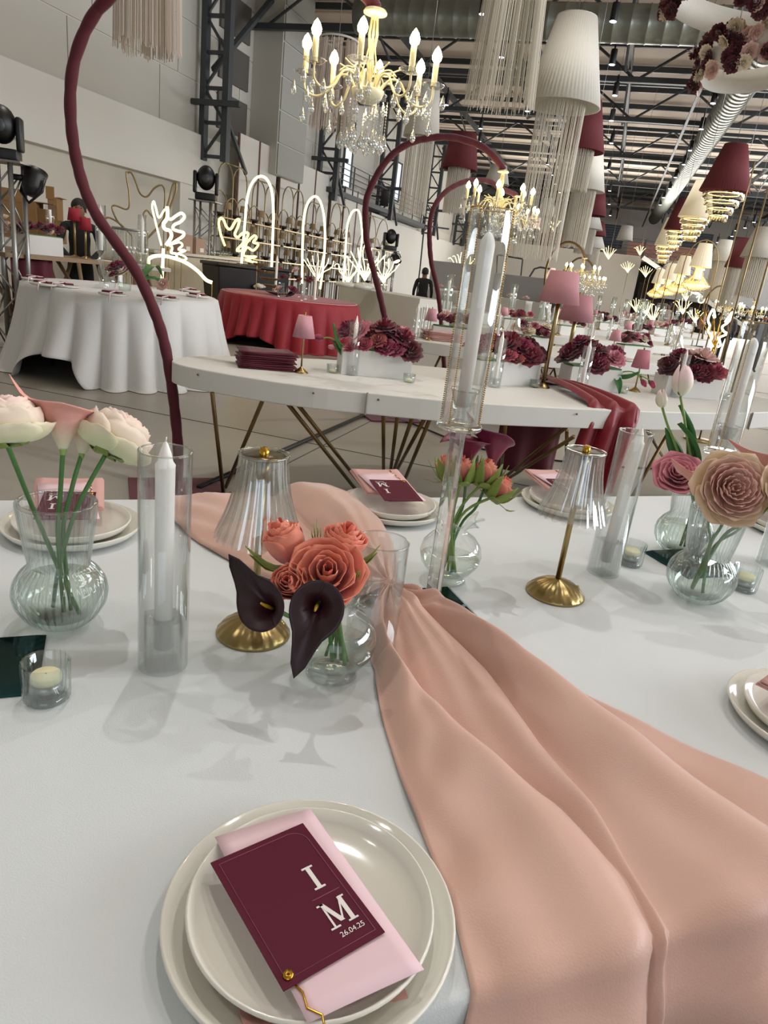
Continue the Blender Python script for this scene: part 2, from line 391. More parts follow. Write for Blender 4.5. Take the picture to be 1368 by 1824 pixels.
# cylindrical ceiling spot fittings along the battens
fit = thing('ceiling_spotlight', 'small black cylinder spotlight among those dotted along the roof beams', 'spotlight', (0, 0, -20), group='black ceiling spotlights')
part('can', MB().lathe([(.07, 0), (.075, .02), (.075, .3), (.07, .32), (.02, .33), (.02, .5)], 10, cap=True), M_black, fit)
part('lens', MB().lathe([(.001, -.01), (.066, -.01), (.066, .01)], 10), mat('lit_lens', '#eef4ff', .3, emit=14, emcol='#e8f0ff'), fit)
spots = [(1092, 38, 6.6), (1090, 115, 6.6), (1095, 170, 6.6), (1089, 215, 6.6), (1089, 255, 6.6), (1084, 302, 6.6), (1270, 184, 6.6), (1249, 230, 6.6), (1229, 268, 6.6), (1218, 293, 6.6), (1203, 316, 6.6), (1193, 336, 6.6), (1182, 352, 6.6), (1176, 365, 6.6), (939, 198, 6.6), (976, 293, 6.6), (984, 312, 6.6), (990, 328, 6.6), (997, 343, 6.6), (859, 25, 6.6), (893, 102, 6.6), (795, 187, 6.6), (856, 229, 6.6), (854, 252, 6.6), (1343, 396, 5.2), (1327, 406, 5.2), (1311, 411, 5.2), (1304, 421, 5.2), (1278, 432, 5.2), (1086, 340, 6.6), (1085, 364, 6.6), (1087, 384, 6.6)]
for i, (a, b, z) in enumerate(spots):
    p = at(a, b, z)
    lb, gp = ('small black spotlight left of the big white pendant shade', 'spotlights left of the ceiling shades') if a < 1000 else (('small black spotlight in the line above the right of the white pendant row', 'spotlights on the middle batten') if a < 1120 else (('small black spotlight in the line beside the long round duct', 'spotlights beside the long duct') if b < 390 else ('small black spotlight low near the far gallery ceiling', 'spotlights near the gallery')))
    if i == 0: fit.location = p; tag(fit, lb, group=gp)
    else: dup(fit, p, label=lb, group=gp)
# ================================================================ the near table
E = Vector((.785, .620, 0)).normalized(); N = Vector((-E.y, E.x, 0)); EA = math.atan2(E.y, E.x)
NN, NF, S0, S1 = .347, 1.645, -1.0, 3.0
def TP(s, n, z=TZ): p = E*s+N*n; return Vector((p.x, p.y, z))
tb = thing('banquet_table', 'long banquet table hidden beneath the white cloth in the foreground', 'table', TP(1, 1, 0), EA)
part('tabletop', MB().box((0, 0, TZ-.03), (3.9, 1.2, .03)), M_paint, tb)
for sx in (-1.7, 1.7):
    for sy in (-.45, .45): part('leg', MB().tube([(sx, sy, 0), (sx, sy, TZ-.045)], .02, 8), M_steel, tb)
m = MB()
# cloth: top, rounded edge, hanging skirt with soft waves; one sheet
per = []
def perim():
    c = [(S0, NN), (S1, NN), (S1, NF), (S0, NF)]
    for i in range(4):
        a, b = Vector(c[i]), Vector(c[(i+1) % 4]); k = int((b-a).length/.035)
        for j in range(k): yield a.lerp(b, j/k), (b-a).normalized()
PR = list(perim()); L = 0; rows = []
zs = [(0, 0), (.003, .001), (.006, .005), (.009, .02), (.012, .12), (.02, .35), (.03, .6), (.035, .72)]
for off, dz in zs:
    row = []
    for i, (p, d) in enumerate(PR):
        nrm = Vector((d.y, -d.x)); wv = (.5+.5*math.sin(i*.55+.8*math.sin(i*.13)))*.06*min(1, dz/.6)**1.3 if dz > .1 else 0
        q = p+nrm*(off+wv-.004); row.append(tuple(TP(q.x, q.y, TZ-dz)))
    rows.append(row)
k = len(PR); vs = [p for r_ in rows for p in r_]
m.add(vs, [(j*k+i, j*k+(i+1) % k, (j+1)*k+(i+1) % k, (j+1)*k+i) for j in range(len(rows)-1) for i in range(k)]+[tuple(range(k-1, -1, -1))])
solo('tablecloth', m, M_linen, 'pale grey-white cloth covering the foreground banquet table', 'tablecloth')

# ---------------------------------------------------------------- pink satin runner, gathered at the middle
K = at(690, 1078)
def ip(x, pts):
    if x <= pts[0][0]: return pts[0][1]
    for (a, b), (c, d) in zip(pts[:-1], pts[1:]):
        if x <= c:
            t = (x-a)/(c-a); t = t*t*(3-2*t) if False else t; return b+(d-b)*t
    return pts[-1][1]
def smooth(t): t = max(0, min(1, t)); return t*t*(3-2*t)
def runner_half(bounds, amps, rmax, nK, edge_n, sgn, seed):
    """fan of satin about the knot. bounds: crease angle tables from side to side, amps: height of the fold between creases"""
    g = random.Random(seed); nl = len(amps); per = [30, 22, 34, 16][:nl] if sgn < 0 else [22, 40][:nl]
    nr = 110
    def fn(li, t, r):
        a0 = ip(r, bounds[li]); a1 = ip(r, bounds[li+1]); a = math.radians(a0+(a1-a0)*t)
        H = ip(r, amps[li]); lobe = math.sin(math.pi*t)**.7 if sgn > 0 else math.sin(math.pi/2*t)**1.15*(1-t**11)*1.12*(1-.55*math.exp(-(t/.12)**2))+.0
        h = .005+H*lobe
        # small pleats radiating from the knot
        h += .010*math.exp(-r/.10)*math.sin(a*24)+.0022*math.exp(-r/.6)*math.sin(a*52+3*r)+.0022*smooth((r-.15)/.3)*math.sin(a*37+2.2*math.sin(r*6))
        h += .0018*math.sin(r*38+a*9)*smooth((r-.2)/.3)+.004*math.exp(-((math.degrees(a)+66)/2.6)**2)*math.sin(r*52)*smooth((r-.2)/.2)
        h = max(.004, h)
        x, y = K.x+r*math.cos(a), K.y+r*math.sin(a)
        nn = Vector((x, y, 0)).dot(N); ss = Vector((x, y, 0)).dot(E)
        up = .026*math.exp(-(r/.07)**2)
        past = (edge_n-nn)*sgn*-1  # distance beyond the edge
        if sgn < 0: past = edge_n-nn
        else: past = nn-edge_n
        rr = .007
        if past < -rr: return TP(ss, nn, TZ+h+up)
        q = past+rr; an = min(q/(rr+h), math.pi/2); rest = max(0, q-(rr+h)*math.pi/2)
        out = (rr+h)*math.sin(an); z = TZ-rr+(rr+h)*math.cos(an)-rest*.97
        out += rest*(.09+.05*lobe)+.022*smooth(rest/.06) if sgn < 0 else rest*.03
        if sgn < 0:
            dg = math.degrees(a); out += smooth(rest/.14)*(.075*math.exp(-((dg+41)/3.4)**2)+.03*math.exp(-((dg+60)/4)**2)-.03*math.exp(-((dg+34)/4)**2))+.012*smooth(rest/.15)*math.sin(a*30)
        nq = (edge_n+rr-out) if sgn < 0 else (edge_n-rr+out)
        return TP(ss, nq, z)
    cols = []
    for li in range(nl):
        for i in range(per[li]):
            cols.append((li, i/per[li]))
    cols.append((nl-1, 1.0)); nu = len(cols)
    b = MB()
    b.grid(lambda u, v: fn(cols[int(round(u*(nu-1)))][0], cols[int(round(u*(nu-1)))][1], .012+(rmax-.012)*(v**1.35)), nu, nr)
    return b
near = runner_half(
    [[(.02, -112), (.08, -93), (.23, -77.5), (.41, -72), (.54, -68.8), (.63, -67), (.73, -66.8), (1.2, -67)],
     [(.02, -84), (.146, -74), (.257, -67), (.351, -60), (.458, -54), (.536, -49.8), (.633, -49.2), (.75, -52), (1.2, -55)],
     [(.02, -25), (.10, -36), (.28, -39), (.44, -45), (.554, -46.3), (.66, -48.6), (.73, -50.3), (.8, -51.3), (1.2, -54)],
     [(.02, 20), (.1, -10), (.2, -21), (.3, -26.5), (.39, -28), (.55, -29.5), (.68, -30), (1.2, -31)],
     [(.02, 35), (.1, 0), (.18, -15), (.3, -20.7), (.44, -21.3), (1.2, -20.6)]],
    [[(.02, .012), (.1, .034), (.3, .036), (.5, .030), (.66, .018), (1.1, .02)],
     [(.02, .012), (.08, .045), (.2, .040), (.4, .026), (.55, .014), (.62, .006), (.8, .01)],
     [(.02, .012), (.1, .056), (.25, .058), (.5, .046), (.66, .028), (1.1, .03)],
     [(.02, .004), (.2, .006), (.6, .01), (1.1, .02)]], 1.15, 0, NN, -1, 3)
far = runner_half(
    [[(.02, 215), (.06, 205), (.094, 198), (.284, 181.5), (.346, 177), (.544, 167), (.686, 160.3), (1.2, 157)],
     [(.02, 150), (.06, 152), (.15, 141), (.244, 137), (.46, 136), (1.2, 138)],
     [(.02, 96), (.1, 98), (.18, 101.5), (.4, 109), (.594, 117.5), (.7, 121), (1.2, 123)]],
    [[(.02, .012), (.1, .028), (.3, .028), (.6, .012), (1.1, .01)],
     [(.02, .012), (.1, .055), (.3, .062), (.5, .05), (.66, .035), (1.1, .02)]], 1.0, 0, NF, 1, 5)
rn = thing('table_runner', 'pink satin runner gathered in the middle and fanning over the near table edge', 'table runner', K)
Kt = Matrix.Translation(-K)
for nm, b in (('near_fan', near), ('far_fan', far)):
    b.v = [tuple(Vector(p)-K) for p in b.v]; part(nm, b, M_satin, rn, solid=.0015)
part('gather_tie', MB().tube([(.016*math.cos(a), .016*math.sin(a)*.6, .02+.018*math.sin(a)) for a in [i*math.pi/8 for i in range(16)]], .0018, 6, closed=True)
     .tube([(0, 0, .035), (.004, .01, .07), (-.004, .018, .10)], .0007, 5).tube([(0, 0, .035), (-.03, 0, .05), (-.055, -.005, .06)], .0007, 5), G, rn, label='clear thread tied round the gathers')
for k in range(7):                                            # knuckles of bunched cloth at the tie
    a = k*.9
    part('pleat', MB().tube([(.02*math.cos(a), .02*math.sin(a), .012), (.010*math.cos(a), .01*math.sin(a), .036), (.012*math.cos(a+1.6), .012*math.sin(a+1.6), .046)], [.009, .008, .004], 8), M_satin, rn)

# ---------------------------------------------------------------- plates
def plate_prof(r, h):
    return [(.001, .004), (r*.55, .004), (r*.80, .006), (r*.93, h*.55), (r*.985, h), (r, h*1.0), (r*1.01, h*.9), (r*.95, h*.35), (r*.80, 0), (r*.4, 0), (.001, .0)]
charger = thing('charger_plate', '', 'plate'); part('dish', MB().lathe(plate_prof(.133, .022), 64), M_plate, charger)
dinner = thing('dinner_plate', '', 'plate'); part('dish', MB().lathe(plate_prof(.112, .022), 64), M_plate, dinner)
def napkin(kind_label, loc, rz, size, n=3, mt=None, name='napkin', lift=None, group=None):
    """a folded napkin: soft stacked layers with a rounded fold"""
    mt = mt or M_napk
    o = thing(name, kind_label, 'napkin', loc, rz, group)
    for k in range(n):
        w, l = size[0]-.003*k, size[1]-.004*k
        def fn(u, v, k=k, w=w, l=l):
            x = (u-.5)*w; y = (v-.5)*l; z = .0028*k+.0012*math.sin(u*5+k)*math.sin(v*4+k*2)
            if lift: z += lift(u, v)
            return (x, y, z)
        part('fold', MB().grid(fn, 10, 14), mt, o, solid=.0022)
    return o
CARDW, CARDH = .100, .143
def serif_I(mb, cx, cy, h, z):
    mb.box((cx, cy, z), (h*.16, h, .0004)).box((cx, cy+h*.46, z+.00005), (h*.42, h*.07, .0004)).box((cx, cy-h*.46, z+.00005), (h*.42, h*.07, .0004))
def serif_M(mb, cx, cy, h, z):
    w = h*.95
    def sl(x0, y0, x1, y1, t, zz):
        a = Vector((x0, y0)); b = Vector((x1, y1)); n_ = Vector((t/2, 0))
        mb.prism([tuple(a-n_), tuple(b-n_), tuple(b+n_), tuple(a+n_)], zz, zz+.0004)
    sl(cx-w*.36, cy-h*.5, cx-w*.36, cy+h*.5, h*.07, z); sl(cx+w*.36, cy-h*.5, cx+w*.36, cy+h*.5, h*.16, z+.0001)
    sl(cx-w*.36, cy+h*.5, cx, cy-h*.35, h*.16, z+.0002); sl(cx, cy-h*.35, cx+w*.36, cy+h*.5, h*.07, z+.0003)
    for x in (-.36, .36):
        mb.box((cx+x*w, cy-h*.47, z+.0004), (h*.36, h*.06, .0004))
    mb.box((cx-w*.42, cy+h*.47, z+.0004), (h*.24, h*.06, .0004)); mb.box((cx+w*.42, cy+h*.47, z+.0004), (h*.24, h*.06, .0004))
def text_mesh(s, size):
    cu = bpy.data.curves.new('t', 'FONT'); cu.body = s; cu.size = size; cu.extrude = .0001; cu.align_x = 'CENTER'; cu.align_y = 'CENTER'
    o = bpy.data.objects.new('t', cu); me = bpy.data.meshes.new_from_object(o); bpy.data.objects.remove(o); return me
DATE = text_mesh('26.04.25', .0072); DATE.materials.append(M_white)
def menu_card(label, loc, rot, tassel=True):
    c = thing('menu_card', label, 'card', loc, rot=rot)
    part('board', MB().box((CARDW/2, CARDH/2, 0), (CARDW, CARDH, .0012)), M_card, c, smooth=False)
    z = .0008; mb = MB(); serif_I(mb, .075, .080, .027, z); part('letter', mb, M_white, c, smooth=False)
    mb = MB(); serif_M(mb, .0745, .0375, .027, z); part('letter', mb, M_white, c, smooth=False)
    link('date', DATE, c, (.0770, .0165, z+.0002))
    i = .006; pts = [(i, i), (CARDW-i, i)]; r = .016
    pts += [(CARDW-i-r+r*math.cos(a), CARDH-i-r+r*math.sin(a)) for a in [k*math.pi/12 for k in range(7)]]+[(i, CARDH-i)]
    part('border_line', MB().tube([(x, y, z) for x, y in pts], .0003, 4, closed=True), M_line, c)
    part('divider_line', MB().box((.0755, .0585, z), (.029, .0005, .0003)), M_line, c, smooth=False)
    part('rivet', MB().lathe([(.0015, .0035), (.002, .003), (.004, .003), (.0045, .001), (.0045, -.0015), (.001, -.0015)], 16, c=(.009, .009, 0), closed=True), M_gold, c, label='small gold eyelet')
    if tassel:
        pts = [(.009, .009, -.002), (.013, -.008, -.001), (.010, -.020, -.002), (.017, -.031, -.001), (.013, -.042, -.002), (.018, -.055, -.004)]
        t = part('tassel_cord', MB().tube(pts, .0010, 6), M_gold, c, label='gold cord')
        b = MB(); b.ball((.018, -.057, -.004), .0035, 8, 6)
        for k in range(9): b.tube([(.018, -.059, -.004), (.018+.004*math.cos(k), -.085, -.005+.003*math.sin(k))], .0006, 4)
        part('tassel', b, M_gold, t)
    return c
def place(cpix, zc, rz, words, firstc, firstd, ncard=None, npk=None, paper=None, tilt=0, centre=None):
    p = centre if centre else at(*cpix, zc)
    a = dup(charger, (p.x, p.y, TZ+.001), label='wide white coupe charger plate '+words) if firstc is None else firstc
    if firstc is not None: a.location = (p.x, p.y, TZ+.001); a['label'] = 'wide white coupe charger plate '+words
    b = dup(dinner, (p.x, p.y, TZ+.0095), label='smaller white dinner plate stacked on the charger '+words) if firstd is None else firstd
    if firstd is not None: b.location = (p.x, p.y, TZ+.0095); b['label'] = 'smaller white dinner plate stacked on the charger '+words
    return p
pn = (at(293, 1610, TZ+.02)+at(805, 1620, TZ+.02))/2
place(None, 0, 0, 'nearest the camera', charger, dinner, centre=pn)
pL = (at(0, 930, TZ+.02)+at(252, 930, TZ+.02))/2
place(None, 0, 0, 'behind the left ribbed vase', None, None, centre=pL)
pF = (at(613, 900, TZ+.02)+at(795, 910, TZ+.02))/2+N*.03
place(None, 0, 0, 'at the far edge beside the coral roses', None, None, centre=pF)
pR = (at(930, 888, TZ+.02)+at(1090, 895, TZ+.02))/2
place(None, 0, 0, 'behind the right crystal lamp', None, None, centre=pR)
pE = at(1307, 1262, TZ+.02)+E*.128-N*.05
place(None, 0, 0, 'cut off by the right picture edge', None, None, centre=pE)
pE2 = at(1410, 935, TZ+.02)
place(None, 0, 0, 'behind the peach roses at the right edge', None, None, centre=pE2)

# nearest setting: satin napkin under the plate, paper and card on it
def sheet(label, name, corners, z, mt, cat, curl=0, solid=.0008):
    C4 = [at(a, b, z) for a, b in corners]; c0 = sum(C4, Vector())/4
    e1 = (C4[1]-C4[0]+C4[2]-C4[3])/2; rz = math.atan2(e1.y, e1.x)
    o = thing(name, label, cat, c0, rz); Rm = Matrix.Rotation(-rz, 3, 'Z')
    q = [Rm @ (c-c0) for c in C4]
    def fn(u, v):
        p = (q[0].lerp(q[1], u)).lerp(q[3].lerp(q[2], u), v); return (p.x, p.y, curl*(math.sin(math.pi*u)*.5+(v-.5)**2*2)*.01)
    part('sheet', MB().grid(fn, 10, 14), mt, o, solid=solid); return o
def sheetnap(label, p, rz, size, z): return napkin(label, (p.x, p.y, z), rz, size)
def near_napkin():
    o = thing('napkin', 'dusty pink napkin hanging out under the nearest dinner plate towards the camera', 'napkin', (0, 0, 0))
    c = [at(425, 1775, TZ+.03), at(725, 1738, TZ+.03)]; d = -N
    e1 = (c[1]-c[0]); e1.z = 0
    for k in range(3):
        def fn(u, v, k=k):
            p = c[0]+e1*(u*(1-.01*k))+d*(.22*v-.020)+e1*.12*v; past = max(0, NN-p.dot(N)+.012); rd = (p-pn).xy.length
            p = p+N*max(0, past-.006); z = TZ+.0078+.0008*k+.0175*smooth((rd-.100)/.030)-.020*smooth((rd-.137)/.03)-past
            return (p.x, p.y, z+.001*math.sin(u*9+k))
        part('fold', MB().grid(fn, 12, 24), M_napk, o, solid=.0008)
near_napkin()
sheet('pale pink paper slip lying under the burgundy card on the nearest plate', 'menu_paper', [(383, 1492), (552, 1441), (755, 1728), (548, 1824)], TZ+.034, M_paper, 'paper', curl=.12)
pc = at(505, 1766, TZ+.0375); menu_card('burgundy menu card lettered I M with the date on the nearest plate', (pc.x, pc.y, TZ+.0375), (0, 0, R(54)))

# far-middle setting
def far_setting(p, words, rz=R(-142), sh=(0, 0), card=True):
    q = p+E*sh[0]+N*sh[1]
    ln = lambda u, v: .02*v+.03*max(0, v-.6)
    napkin('blush napkin folded over the plate rim '+words, q+N*.075+Vector((0, 0, .026)), EA, (.14, .15), 3, M_napk, lift=lambda u, v: .016*v)
    o = thing('menu_paper', 'pale pink paper slip under the menu card '+words, 'paper', q+N*.02+Vector((0, 0, .033)), EA+R(6))
    part('sheet', MB().grid(lambda u, v: ((u-.5)*.105, (v-.5)*.19, .014*v), 6, 12), M_paper, o, solid=.0008)
    if card:
        a = EA+R(176); cc = q-N*.012+Vector((0, 0, .046))
        ux = Vector((math.cos(a), math.sin(a), 0)); uy = Vector((-math.sin(a), math.cos(a), 0))
        l = cc-ux*.05-uy*.07
        menu_card('burgundy menu card with upside-down letters '+words, l, (R(-3), 0, a), tassel=True)
far_setting(pF, 'at the far edge beside the coral roses')
far_setting(pR, 'behind the right crystal lamp')
far_setting(pL+E*.0, 'behind the left ribbed vase', sh=(-.01, -.0))
far_setting(pE2, 'behind the peach roses at the right edge', card=False)
q = pE
napkin('rose pink napkin on the plate cut off by the right picture edge', q+Vector((0, 0, .032)), EA+R(20), (.12, .17), 3)

# ---------------------------------------------------------------- glassware builders
def ribbed_vase(label, loc, group=None, water=.075):
    o = thing('ribbed_vase', label, 'vase', loc, group=group)
    pr = [(.034, 0), (.045, .006), (.058, .018), (.070, .038), (.073, .055), (.070, .072), (.060, .088), (.0475, .100), (.0465, .106), (.050, .125), (.055, .160), (.060, .196), (.0615, .201)]
    def mod(a, j, z): return (1+(.030*math.cos(a*40) if 0 < j < len(pr)-1 else 0))*.93
    part('body', MB().lathe(pr, 240, mod=mod), GR, o)
    part('inner_wall', MB().lathe([(q_*.93, w_) for q_, w_ in [(.001, .008), (.03, .009), (.052, .02), (.0665, .055), (.055, .088), (.0435, .102), (.0505, .15), (.058, .199)]], 48), G, o)
    part('rim', MB().lathe([(.0532+.0034*math.cos(a), .2015+.0028*math.sin(a)) for a in [k*math.pi/4 for k in range(8)]], 48, closed=True), GR, o, label='thick rolled glass rim')
    if water: part('water', MB().lathe([(.001, .009), (.03, .010), (.047, .021), (.060, .05), (.058, water), (.001, water)], 40), WATER, o)
    return o
def bubble_vase(label, loc, water=.05):
    o = thing('bubble_vase', label, 'vase', loc)
    pr = [(.001, .006), (.030, .006), (.036, .0), (.039, .002), (.036, .008), (.030, .012), (.045, .022), (.058, .040), (.063, .060), (.058, .080), (.044, .097), (.029, .106), (.024, .112), (.027, .120), (.038, .130), (.048, .136)]
    def mod(a, j, z): k = max(0, (z-.114)/.024); return 1+.16*k*math.sin(a*8+.6*math.sin(a*3))
    b = MB().lathe(pr, 96, mod=mod)
    b.v = [(x, y, z+(.006*math.sin(8*math.atan2(y, x)+1.2)*max(0, (z-.118)/.018) if z > .118 else 0)) for x, y, z in b.v]
    part('bowl', b, G, o)
    part('ruffled_rim', MB().tube([(.048*(1+.16*math.sin(a*8+.6*math.sin(a*3)))*math.cos(a), .048*(1+.16*math.sin(a*8+.6*math.sin(a*3)))*math.sin(a), .137+.006*math.sin(8*a+1.2)) for a in [k*2*math.pi/120 for k in range(120)]], .0016, 6, closed=True), GR, o)
    if water: part('water', MB().lathe([(.001, .0135), (.030, .0135), (.045, .024), (.057, .040), (.0605, water), (.001, water)], 40), WATER, o)
    return o
def candle_set(loc, rz, wl, group=None, tilt=0):
    """glass chimney, crystal block and taper are three things standing together"""
    h = thing('candle_block', 'square ribbed crystal block holding the candle '+wl, 'candle holder', loc, rz)
    b = MB(); pts = []
    for side in range(4):
        a = side*math.pi/2
        for k in range(9):
            u = (k/9-.5)*.046; d = .023+(.003 if k % 2 else 0)
            pts.append((d*math.cos(a)-u*math.sin(a), d*math.sin(a)+u*math.cos(a)))
    b.prism(pts, .002, .078); part('block', b, GC, h, smooth=False)
    part('socket', MB().lathe([(.001, .03), (.0138, .03), (.0138, .0785), (.019, .0795)], 20), G, h)
    c = thing('taper_candle', 'white taper candle with pointed tip '+wl, 'candle', (loc[0], loc[1], loc[2]+.031), rz)
    part('wax', MB().lathe([(.001, 0), (.0122, 0), (.0128, .14), (.0130, .270), (.0135, .274), (.0100, .279), (.0078, .290), (.0035, .302), (.0012, .306)], 24), M_wax, c)
    part('wick', MB().tube([(0, 0, .304), (.001, 0, .312)], .0008, 5), M_wax, c)
    if tilt: c.rotation_euler = tilt
    g = thing('glass_chimney', 'clear open glass chimney around the candle '+wl, 'glass tube', loc, rz)
    part('wall', MB().lathe([(.0350, .001), (.0350, .323), (.0344, .325), (.0334, .323), (.0334, .001)], 48, closed=True), G, g)
    part('rim', MB().lathe([(.0342+.0013*math.cos(a), .3245+.0013*math.sin(a)) for a in [k*math.pi/3 for k in range(6)]], 48, closed=True), GR, g)
    return g
def votive(label, loc, group=None):
    v = thing('votive_glass', label, 'votive', loc, group=group)
    def mod(a, j, z): return 1+.035*math.cos(a*22)
    part('cup', MB().lathe([(.025, 0), (.0285, .004), (.0295, .056)], 96, mod=mod), GR, v)
    part('inner_wall', MB().lathe([(.001, .010), (.022, .011), (.0265, .054), (.0285, .0565)], 40), GR, v)
    part('foot', MB().lathe([(.001, .0), (.025, .0), (.026, .004), (.022, .011), (.001, .010)], 40), GC, v)
    t = thing('tealight', 'small cream tealight inside the '+label, 'candle', (loc[0], loc[1], loc[2]+.0115), group=group and 'tealights in the '+group)
    part('cup', MB().lathe([(.001, 0), (.0195, 0), (.0200, .016), (.0192, .016), (.0188, .001)], 24), M_alu, t)
    part('wax', MB().lathe([(.001, .026), (.017, .026), (.0190, .024), (.0192, .013), (.001, .013)], 24), M_wax2, t)
    return v
def crystal_lamp(label, loc, rz=0, lean=None):
    o = thing('table_lamp', label, 'lamp', loc, rz)
    def fl(a, j, z): return 1-.05*abs(math.sin(a*9))*(1 if .5 < j < 7 else .2)
    bp = [(.001, 0), (.058, 0), (.0598, .002), (.0585, .006), (.050, .016), (.036, .026), (.020, .032), (.010, .0345), (.006, .036)]
    part('base', MB().lathe(bp, 108, mod=lambda a, j, z: 1+.016*math.sin(a*18)*(1 if 3 <= j <= 6 else 0)), M_brass, o)
    part('stem', MB().tube([(0, 0, .03), (0, 0, .302)], .0058, 16), M_brass, o)
    part('touch_button', MB().ball((.045, .0, .018), .005, 10, 6), M_brass, o)
    sh = []
    for k in range(15):
        t = k/14; r = .0365+.008*t+.0235*t**2.4; sh.append((r, .302-.128*t))
    def mod(a, j, z): t = j/14; return 1+(.028+.035*t)*(abs(math.sin(a*11))-.5)
    b = MB().lathe(sh, 176, mod=mod)
    b.v = [(x, y, z-(.004*abs(math.sin(11*math.atan2(y, x)))*max(0, (.19-z)/.016) if z < .19 else 0)) for x, y, z in b.v]
    s = part('shade', b, GS, o, label='fluted clear glass shade')
    part('shade_lining', MB().lathe([(r-.004, z) for r, z in sh], 44), GS, s)
    part('top_rim', MB().lathe([(.0370+.0022*math.cos(a), .303+.0022*math.sin(a)) for a in [k*math.pi/3 for k in range(6)]], 48, closed=True), GR, s)
    part('cap_disc', MB().lathe([(.001, .3005), (.034, .3005), (.034, .299), (.001, .299)], 40), mat('bronze_disc', '#5f523b', .3, .9), o)
    part('finial', MB().lathe([(.007, .3005), (.0075, .308), (.0065, .309), (.0065, .313), (.001, .3135)], 20), M_gold, o)
    part('lamp_socket', MB().lathe([(.001, .296), (.010, .296), (.010, .262), (.006, .258)], 16), M_brass, o)
    return o
def tall_stand(words, loc, rz, hb, ht, candle=True):
    o = thing('crystal_stand', 'tall crystal candle stand '+words, 'candle stand', loc, rz)
    s = .075; b = MB()
    b.add([(-s, -s, 0), (s, -s, 0), (s, s, 0), (-s, s, 0), (-s, -s, .004), (s, -s, .004), (s, s, .004), (-s, s, .004), (-s*.84, -s*.84, .012), (s*.84, -s*.84, .012), (s*.84, s*.84, .012), (-s*.84, s*.84, .012)],
          [(3, 2, 1, 0), (0, 1, 5, 4), (1, 2, 6, 5), (2, 3, 7, 6), (3, 0, 4, 7), (4, 5, 9, 8), (5, 6, 10, 9), (6, 7, 11, 10), (7, 4, 8, 11), (8, 9, 10, 11)])
    part('base', b, M_mirror, o, smooth=False, label='bevelled dark mirror base')
    part('column', MB().lathe([(.0155, .012), (.0150, .03), (.0135, hb-.006), (.018, hb)], 8, cap=True), GX, o, smooth=False)
    part('plate', MB().lathe([(.001, hb), (.036, hb), (.0385, hb+.003), (.0385, hb+.008), (.036, hb+.010), (.001, hb+.010)], 40), GC, o)
    part('cup', MB().lathe([(.012, hb+.010), (.018, hb+.018), (.011, hb+.026), (.016, hb+.034), (.019, hb+.048), (.0205, hb+.060), (.0265, hb+.066), (.026, hb+.068), (.021, hb+.063), (.014, hb+.040), (.001, hb+.036)], 32), G, o)
    t = thing('glass_chimney', 'tall clear glass chimney with beaded trim '+words, 'glass tube', (loc[0], loc[1], loc[2]+hb+.0105), rz)
    part('wall', MB().lathe([(.0322, 0), (.0322, ht-.002), (.0315, ht), (.0304, ht-.002), (.0304, 0)], 56, closed=True), G, t)
    def bead(a, zz, rb=.0016): return (.0332*math.cos(a), .0332*math.sin(a), zz)
    bm = MB().ball((0, 0, 0), .0015, 5, 4)
    for a in (R(-32), R(148), R(210)):
        b = MB(); n_ = int(ht/.0036)
        for k in range(n_): b.ball(bead(a, k*.0036+.002), .0014, 5, 3)
        part('bead_trim', b, M_gold, t, label='vertical line of tiny gold beads', kind='stuff')
    b = MB()
    for k in range(60): b.ball(bead(k*2*math.pi/70, ht-.0015), .0013, 5, 3)
    part('bead_trim', b, M_gold, t, kind='stuff')
    if candle:
        c = thing('pillar_taper', 'thick ivory candle inside the tall chimney '+words, 'candle', (loc[0], loc[1], loc[2]+hb+.037))
        h = ht-.06
        part('wax', MB().lathe([(.001, 0), (.0112, 0), (.0116, h*.5), (.0120, h*.93), (.0100, h*.96), (.005, h*.99), (.001, h)], 24), M_wax, c)
    return o

p = at(110, 1108); ribbed_vase('ribbed round-bellied glass vase at the left with blush peonies', p)
VL = p.copy()
p = at(1237, 1066); ribbed_vase('ribbed round-bellied glass vase at the right under the big peach rose', p); VR = p.copy()
p = at(1208, 985); ribbed_vase('ribbed glass vase behind, holding the pink rose and white tulips', p); VR2 = p.copy()
p = at(590, 1198); bubble_vase('clear ruffled bubble vase with coral roses and dark callas in the left centre', p); VB1 = p.copy()
p = at(795, 1032); bubble_vase('clear ruffled bubble vase with coral rosebuds behind the central crystal stand', p); VB2 = p.copy()
candle_set(at(290, 1183), EA, 'left of the nearer crystal lamp')
candle_set(at(1073, 1020), EA, 'right of the brass lamp on the right', tilt=(R(2), R(1.5), 0))
candle_set(at(1372, 1005), EA, 'at the right edge behind the peach roses')
votive('ribbed votive glass on the left beside the mirror base', at(84, 1243))
votive('ribbed votive glass just right of the right candle block', at(1120, 1005))
votive('ribbed votive glass between the right vase and the picture edge', at(1322, 1050))
crystal_lamp('brass table lamp with fluted glass shade left of the coral roses', at(451, 1128), .5)
crystal_lamp('brass table lamp with fluted glass shade right of the satin runner', at(988, 1058), .4)
tall_stand('standing at the centre behind the runner knot', at(767, 1085), EA, .343, .335)
tall_stand('standing on the right between the vases', (*at(1228, 1005).xy, TZ), EA, .275, .285)
tall_stand('cut off by the left picture edge', at(-32, 1192), EA, .343, .335)
